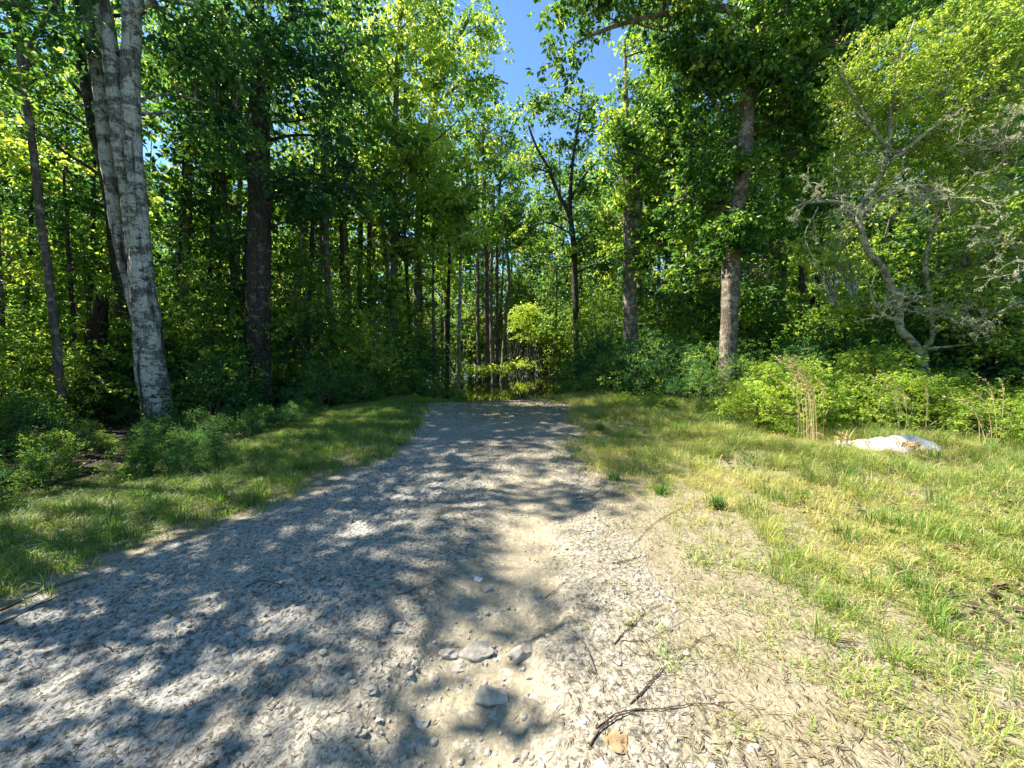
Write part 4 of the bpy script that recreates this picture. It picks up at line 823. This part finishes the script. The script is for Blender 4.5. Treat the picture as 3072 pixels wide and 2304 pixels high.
leaves(lb, np.stack([x, y, H(x, y) + .005], 1), D, rg.uniform(.012, .045, n), rg, .16, rg.uniform(.0, .6, n), .4)
# fallen broad leaves: woods floor and far end of the track
n = 26000; y = rg.uniform(2, 30, n); x = rg.uniform(-1.4, 1.4, n) * y; k = (edge_dist(x, y) < -1.5) & (H(x, y) > WATER + .01); x, y = x[k], y[k]; n = len(x)
az = rg.uniform(0, 6.28, n); D = np.stack([np.cos(az), np.sin(az), rg.normal(.1, .25, n)], 1); D /= np.linalg.norm(D, axis=1)[:, None]
leaves(lb, np.stack([x, y, H(x, y) + .015], 1), D, rg.uniform(.05, .1, n), rg, .6, rg.uniform(.0, .6, n), .5)
n = 11000; y = rg.uniform(8.3, 14, n); x = rg.uniform(-1.6, 2.0, n); k = rg.random(n) < .6 * ss(8.3, 10.5, y + 2 * (fbm(x, y, .9, 2, 71) - .5)); x, y = x[k], y[k]; n = len(x)
az = rg.uniform(0, 6.28, n); D = np.stack([np.cos(az), np.sin(az), rg.normal(.03, .1, n)], 1); D /= np.linalg.norm(D, axis=1)[:, None]
leaves(lb, np.stack([x, y, H(x, y) + .01], 1), D, rg.uniform(.03, .055, n), rg, .5, rg.uniform(.35, 1, n), .5)
tag(lb.out('fallen_leaves', M['litter'], None), kind='stuff')
# floating duckweed and drowned leaves near the water edge
# ---------------------------------------------------------------- stones
def ico(sub=1):
    p = (1 + 5 ** .5) / 2
    V = [(-1, p, 0), (1, p, 0), (-1, -p, 0), (1, -p, 0), (0, -1, p), (0, 1, p), (0, -1, -p), (0, 1, -p), (p, 0, -1), (p, 0, 1), (-p, 0, -1), (-p, 0, 1)]
    Fc = [(0, 11, 5), (0, 5, 1), (0, 1, 7), (0, 7, 10), (0, 10, 11), (1, 5, 9), (5, 11, 4), (11, 10, 2), (10, 7, 6), (7, 1, 8), (3, 9, 4), (3, 4, 2), (3, 2, 6), (3, 6, 8), (3, 8, 9), (4, 9, 5), (2, 4, 11), (6, 2, 10), (8, 6, 7), (9, 8, 1)]
    V = [np.array(v) / np.linalg.norm(v) for v in V]
    for _ in range(sub):
        c = {}; nf = []
        def mid(a, b):
            k = (min(a, b), max(a, b))
            if k not in c: m = V[a] + V[b]; V.append(m / np.linalg.norm(m)); c[k] = len(V) - 1
            return c[k]
        for a, b, d in Fc:
            ab, bd, da = mid(a, b), mid(b, d), mid(d, a); nf += [(a, ab, da), (b, bd, ab), (d, da, bd), (ab, bd, da)]
        Fc = nf
    return np.array(V), np.array(Fc)
I0, I1, I3 = ico(0), ico(1), ico(3)
def rock_shape(V, rng, facets=9, rough=.05):
    V = V.copy()
    for _ in range(facets):
        d = rng.normal(0, 1, 3); d /= np.linalg.norm(d); c = rng.uniform(.45, .85); s = V @ d; V -= np.maximum(0, s - c)[:, None] * d
    V *= (1 + rough * (vn(V[:, 0] * 3 + 9, V[:, 1] * 3 + V[:, 2] * 2.3) - .5))[:, None]
    return V
def stone(px, py, sx, sy, sz, mat, label, seed, rz=0, name='stone', cat='stone', sink=.3):
    g = G(px, py, 0); 
    for _ in range(3): g = G(px, py, h1(g[0], g[1]))
    rng = np.random.default_rng(seed); V = rock_shape(I3[0] * (1 + .25 * (vn(I3[0][:, 0] * 2.1 + seed, I3[0][:, 1] * 2.1 + I3[0][:, 2]) - .5))[:, None], rng, 16, .4) * [sx, sy, sz]; c, s = math.cos(rz), math.sin(rz)
    V = V @ np.array([[c, s, 0], [-s, c, 0], [0, 0, 1]])
    o = build(name, V, [I3[1]], M[mat], smooth=False); o.location = (g[0], g[1], g[2] + sz * (.10 - 2 * sink + .35)); tag(o, label, cat, 'loose stones on the track'); return o
stone(446, 654, .075, .05, .035, 'stone', 'flat pale angular stone wedged at the left end of the washout edge', 1, .3)
stone(478, 653, .13, .085, .06, 'stone', 'largest grey stone half buried in the washout edge', 2, -.2)
stone(526, 652, .11, .08, .055, 'stone', 'rough pale stone with a dark undercut side right of the washout stones', 3, .5)
stone(456, 668, .06, .045, .03, 'stone', 'dusty stone tucked just below the flat angular stone', 4)
stone(487, 697, .11, .075, .04, 'stone', 'broad sandy slab of stone in the gully below the washout edge', 5, .2)
stone(616, 743, .062, .055, .022, 'stone_ochre', 'round orange-brown stone lying among thin twigs at the near edge', 6, .4, sink=.22)
stone(396, 629, .055, .04, .03, 'stone', 'small pale stone alone on the grey rubble', 7)
stone(478, 579, .035, .03, .025, 'stone_white', 'small white stone at the head of the sandy gully', 8)
stone(486, 590, .05, .035, .025, 'stone', 'whitish stone just below the small white stone', 9)
stone(370, 690, .04, .03, .02, 'stone', 'grey pebble in the rubble below the lone pale stone', 10)
stone(420, 722, .05, .04, .025, 'stone', 'buried grey stone in the shaded rubble near the gully', 11)
stone(585, 722, .02, .016, .014, 'stone_white', 'tiny white pebble left of the orange-brown stone', 12)
stone(634, 752, .018, .014, .012, 'stone_white', 'tiny white pebble touching the orange-brown stone on its right', 13)
stone(600, 764, .028, .022, .016, 'stone_white', 'white pebble below the orange-brown stone', 14)
stone(646, 687, .018, .014, .01, 'stone_white', 'tiny white pebble between the fallen twigs', 15)
stone(587, 628, .022, .02, .016, 'moss', 'small round tuft of green moss on the bare sand', 16, name='moss_tuft', cat='moss', sink=.25)
stone(630, 625, .036, .028, .018, 'moss', 'wider brownish-green moss cushion touching a straight twig', 17, name='moss_tuft', cat='moss', sink=.25)
pb = Buf(); rp = np.random.default_rng(8); n = 13000
y = 1.1 + rp.random(n) ** 1.6 * 6; x = left_edge(y) + .3 + rp.random(n) * (right_edge(y) - left_edge(y) - .2)
w_ = (.15 + 1.0 * ss(.48, .62, fbm(x, y, 1.2, 3, 80))) * (1 - .5 * gully(x, y)) + .35 * gully(x, y) * (y < 2.3)
k = rp.random(n) < w_; x, y = x[k], y[k]; z = H(x, y); shp = [rock_shape(I0[0], rp, 5, .1) for _ in range(12)] + [rock_shape(I1[0], rp, 6, .1) for _ in range(8)]
for i in range(len(x)):
    j = rp.integers(0, 20); V = shp[j]; s = min(.022, rp.lognormal(math.log(.0088), .5)); a = rp.uniform(0, 6.28); c_, s_ = math.cos(a), math.sin(a)
    V2 = (V * [1, .8, .6] * s) @ np.array([[c_, s_, 0], [-s_, c_, 0], [0, 0, 1]]) + [x[i], y[i], z[i] + s * .02]
    pb.add(V2, None, I0[1] if j < 12 else I1[1], .5)
tag(pb.out('gravel', M['stone'], None), kind='stuff')
# ---------------------------------------------------------------- fallen twigs
def twig(px, label, r=.0045, side=0, seed=0, group='twigs fallen on the track', name='fallen_twig', cat='twig'):
    r = r * .75; rng = np.random.default_rng(900 + seed); P = []
    for a, b in px:
        g = G(a, b, 0); g = G(a, b, h1(g[0], g[1])); P.append(g)
    S = smooth_path(P, 26); S[:, 2] = H(S[:, 0], S[:, 1]) + r * .8 + .006 * np.sin(np.linspace(0, 3.1, 26)); tb = Buf(); tube(tb, S, np.linspace(r, r * .4, 26), 5, rough=.3, seed=seed)
    for k in range(side):
        i = rng.integers(5, 22); d = S[i + 1] - S[i]; d /= np.linalg.norm(d); a = rng.choice([-1, 1]) * rng.uniform(.4, .9); c, s = math.cos(a), math.sin(a)
        e = np.array([d[0] * c - d[1] * s, d[0] * s + d[1] * c, .1]); L_ = rng.uniform(.06, .16) * (np.linalg.norm(S[-1] - S[0]) / .6); T_ = np.array([S[i] + e * L_ * t + [0, 0, 0] for t in np.linspace(0, 1, 6)])
        T_[:, 2] = np.maximum(T_[:, 2], H(T_[:, 0], T_[:, 1]) + .004); tube(tb, T_, np.linspace(r * .6, r * .25, 6), 4)
    b = S[0].copy(); o = tb.out(name, M['twigwood'], None, True, b); o.location = b; tag(o, label, cat, group)
M['twigwood'] = bark_mat('weathered_twig', (.03, .022, .016), (.10, .075, .055), (.22, .18, .14), .2, 5, .1, .3)
twig([(614, 644), (632, 626), (648, 612), (663, 605)], 'straight grey twig rising past the moss cushion', .0045, 1, 1)
twig([(583, 642), (590, 655), (596, 672), (606, 688)], 'short dark twig pointing down the slope left of the straight one', .004, 1, 2)
twig([(590, 747), (602, 730), (625, 716), (645, 712)], 'forked dark twig arching over the orange-brown stone', .006, 2, 3)
twig([(596, 728), (620, 714), (660, 710), (700, 706), (735, 702)], 'long thin root-like twig running right from above the orange stone', .004, 2, 4)
twig([(630, 704), (645, 690), (657, 676), (668, 664)], 'crooked knotty twig above the orange-brown stone', .0045, 4, 5)
twig([(620, 640), (645, 641), (670, 630), (690, 618)], 'thin curved twig sweeping right below the straight grey twig', .003, 1, 6)
twig([(624, 644), (640, 656), (668, 660), (690, 652)], 'thin bowed twig lying lowest of the three near the moss', .003, 1, 7)
twig([(612, 563), (630, 560), (645, 557)], 'short twig on the sand beside the thin grass edge', .004, 1, 8)
twig([(575, 500), (590, 497), (604, 487)], 'forked twig on the shaded sand in mid track', .006, 1, 9)
twig([(395, 596), (420, 588), (446, 577), (460, 567)], 'long thin twig crossing the rubble above the lone pale stone', .0035, 0, 10)
twig([(243, 588), (265, 585), (290, 586)], 'dark twig lying level on the grey shaded rubble', .005, 0, 11)
twig([(0, 610), (30, 598), (60, 586), (82, 578)], 'dark stick lying along the near verge in the lower corner of the track', .010, 1, 12)
twig([(0, 625), (30, 611), (62, 596), (88, 586)], 'second dark stick lying close below the corner stick', .008, 0, 13)
twig([(102, 645), (115, 651), (130, 648), (140, 636)], 'short hooked twig on the grey rubble below the verge', .005, 0, 14)
twig([(545, 598), (556, 590), (570, 578)], 'thin twig across the sandy gully edge', .003, 1, 15)
twig([(680, 660), (700, 640), (716, 634)], 'thin twig in the sparse grass beyond the moss cushion', .003, 1, 16)
twig([(728, 452), (742, 449), (748, 447)], 'pale grey stick among the grass far up the sunlit verge', .01, 0, 17)
twig([(245, 450), (258, 446), (268, 441)], 'pale broken branch in the shaded verge grass', .012, 2, 18)
twig([(700, 500), (660, 520), (640, 538), (628, 552)], 'thin bare twig along the edge of the sunlit grass', .0035, 2, 19)

# ---------------------------------------------------------------- tall dry stalks and bright tuft
def stalks(label, px, py, Yd, n, h, leanx, seed, spread=.12, name='dry_grass_clump', mat='dry', wd=.006, hv=.3):
    wd = wd * 1.25
    rng = np.random.default_rng(seed); b = W(px, py, Yd); b[2] = h1(b[0], b[1]); t = empty(name, b, label, 'grass clump'); t['group'] = 'tall dry grass clumps'
    for k in range(n):
        sb = Buf(); hb = sb
        hh = h * rng.uniform(1 - hv, 1); p0 = b + [rng.normal(0, spread), rng.normal(0, spread * .6), 0]; lx = leanx * rng.uniform(.6, 1.3) + rng.normal(0, .08)
        ly = rng.normal(0, .1); P = smooth_path([p0, p0 + [lx * .15 * hh, ly * .3, hh * .5], p0 + [lx * .45 * hh, ly * .6, hh * .85], p0 + [lx * hh * .95, ly, hh * .98]], 12)
        tube(sb, P, np.linspace(wd * .6, wd * .25, 12), 4, rng.uniform(.35, .8))
        m = 60; i = rng.integers(5, 12, m); q = P[i]; d = (P[np.minimum(i + 1, 11)] - P[i - 1]); d /= np.linalg.norm(d, axis=1)[:, None]; d = d + rng.normal(0, .22, (m, 3)); d /= np.linalg.norm(d, axis=1)[:, None]
        leaves(hb, q, d, rng.uniform(.03, .08, m), rng, .16, rng.uniform(.3, .9, m))
        m = 3; i = rng.integers(0, 7, m); d = rng.normal(0, .5, (m, 3)) + [lx, 0, .8]; d /= np.linalg.norm(d, axis=1)[:, None]; leaves(sb, P[i], d, rng.uniform(.15, .35, m), rng, .028, rng.uniform(.2, .8, m))
        sb.out('stalk', M[mat], t, False, b)
stalks('tallest clump of dry straw-coloured grass bending over at the edge of the brambles', 814, 436, 6.05, 15, 1.42, -.32, 31)
stalks('dry grass clump bowed over the brambles above the white sheet', 898, 446, 6.0, 5, 1.25, -.42, 32)
stalks('single tall dry plume curving beside the outermost brambles', 999, 452, 6.0, 2, 1.35, -.25, 33, .04)
stalks('pair of lower dry stalks leaning left beside the tall plume', 989, 452, 5.95, 3, 1.05, -.5, 34, .05)
stalks('two short dry stalks standing in the brambles below the crooked tree', 926, 430, 6.7, 2, 1.0, -.15, 35, .03)
stalks('stiff dry straw clump standing directly before the white sheet', 908, 466, 5.25, 8, .26, .05, 36, .07, hv=.5, wd=.002)
stalks('sparse pale stalks at the left end of the white sheet', 846, 456, 5.6, 4, .32, -.3, 37, .05, hv=.5, wd=.002)
def sword_tuft(label, px, py, Yd, h, tone, seed, n=90, group=None):
    rng = np.random.default_rng(seed); b = W(px, py, Yd); b[2] = h1(b[0], b[1]); sb = Buf()
    az = rng.uniform(0, 6.28, n); P = np.stack([rng.normal(0, .035, n), rng.normal(0, .035, n), np.zeros(n)], 1)
    blades(sb, P, h * rng.uniform(.5, 1, n), .010, az, np.clip(rng.normal(.45, .25, n), .05, 1.1), rng.normal(tone, .08, n))
    o = sb.out('grass_tuft', M['grass'], None); o.location = b; tag(o, label, 'grass tuft', group)
sword_tuft('bright backlit tuft of sword-like grass in front of the dark thicket', 46, 458, 5.6, .50, .72, 41, 170)
sword_tuft('spreading green tuft at the grassy inside edge where the track bends', 300, 474, 5.2, .24, .40, 42, 120, 'distinct tufts along the verges')
sword_tuft('leaning green tuft standing out at the sunny edge of the track', 600, 440, 7.2, .30, .40, 43, 110, 'distinct tufts along the verges')
sword_tuft('dense blue-green tuft just before the brambles at the sunny verge', 677, 450, 6.8, .32, .32, 44, 130, 'distinct tufts along the verges')
sword_tuft('isolated low tuft on bare soil in front of the sunny verge', 614, 486, 4.6, .13, .34, 45, 80, 'distinct tufts along the verges')
sword_tuft('low wide tuft right of the isolated one on bare soil', 660, 500, 4.1, .14, .36, 46, 90, 'distinct tufts along the verges')
sword_tuft('dark tuft casting shade at the bare inner edge of the sunny verge', 716, 520, 3.7, .16, .28, 47, 120, 'distinct tufts along the verges')

# ---------------------------------------------------------------- white sheeting dumped in the grass
def sheet(label, cpx, cpy, Yd, L, Wd, hh, rz, mat, seed):
    b = W(cpx, cpy, Yd); b[2] = h1(b[0], b[1]); nu, nv = 60, 34; u, v = np.meshgrid(np.linspace(-1, 1, nu), np.linspace(-1, 1, nv)); u = u.ravel(); v = v.ravel()
    env = np.clip(1 - (np.abs(u) ** 3) * .75, 0, 1) * np.clip(1 - np.abs(v) ** 2.2, 0, 1)
    z = hh * env * (.75 + .5 * fbm(u + seed, v, 1.0, 2, 90)) + .025 * (fbm(u * 1.2 + seed, v * 3 + u * 2, 2.2, 3, 91) - .5)
    ridge = np.abs(fbm(u * 2 + seed, v * 1.4 - u, 2.4, 2, 92) - .5); z = z + .022 * np.exp(-ridge * 30)
    x = u * L / 2 * (1 + .12 * np.sin(v * 3 + seed)); y = v * Wd / 2 * (1 + .2 * np.sin(u * 4 + seed)) + .05 * np.sin(u * 7)
    V = np.stack([x, y, z + .01], 1); i = (np.arange(nv - 1)[:, None] * nu + np.arange(nu - 1)).ravel(); Q = np.stack([i, i + 1, i + nu + 1, i + nu], 1)
    o = build('plastic_sheet', V, [Q], M[mat], smooth=True); o.location = b; o.rotation_euler = (0, 0, rz)
    so = o.modifiers.new('thickness', 'SOLIDIFY'); so.thickness = .004
    tag(o, label, 'sheet', 'discarded sheeting in the grass')
sheet('crumpled bright white sheet humped in the grass under the brambles', 898, 451, 5.75, 1.0, .45, .17, .05, 'cloth', 3)
sheet('flatter cream-coloured sheet lying left of the bright white one', 860, 451, 5.8, .70, .40, .12, -.08, 'cloth_cream', 8)
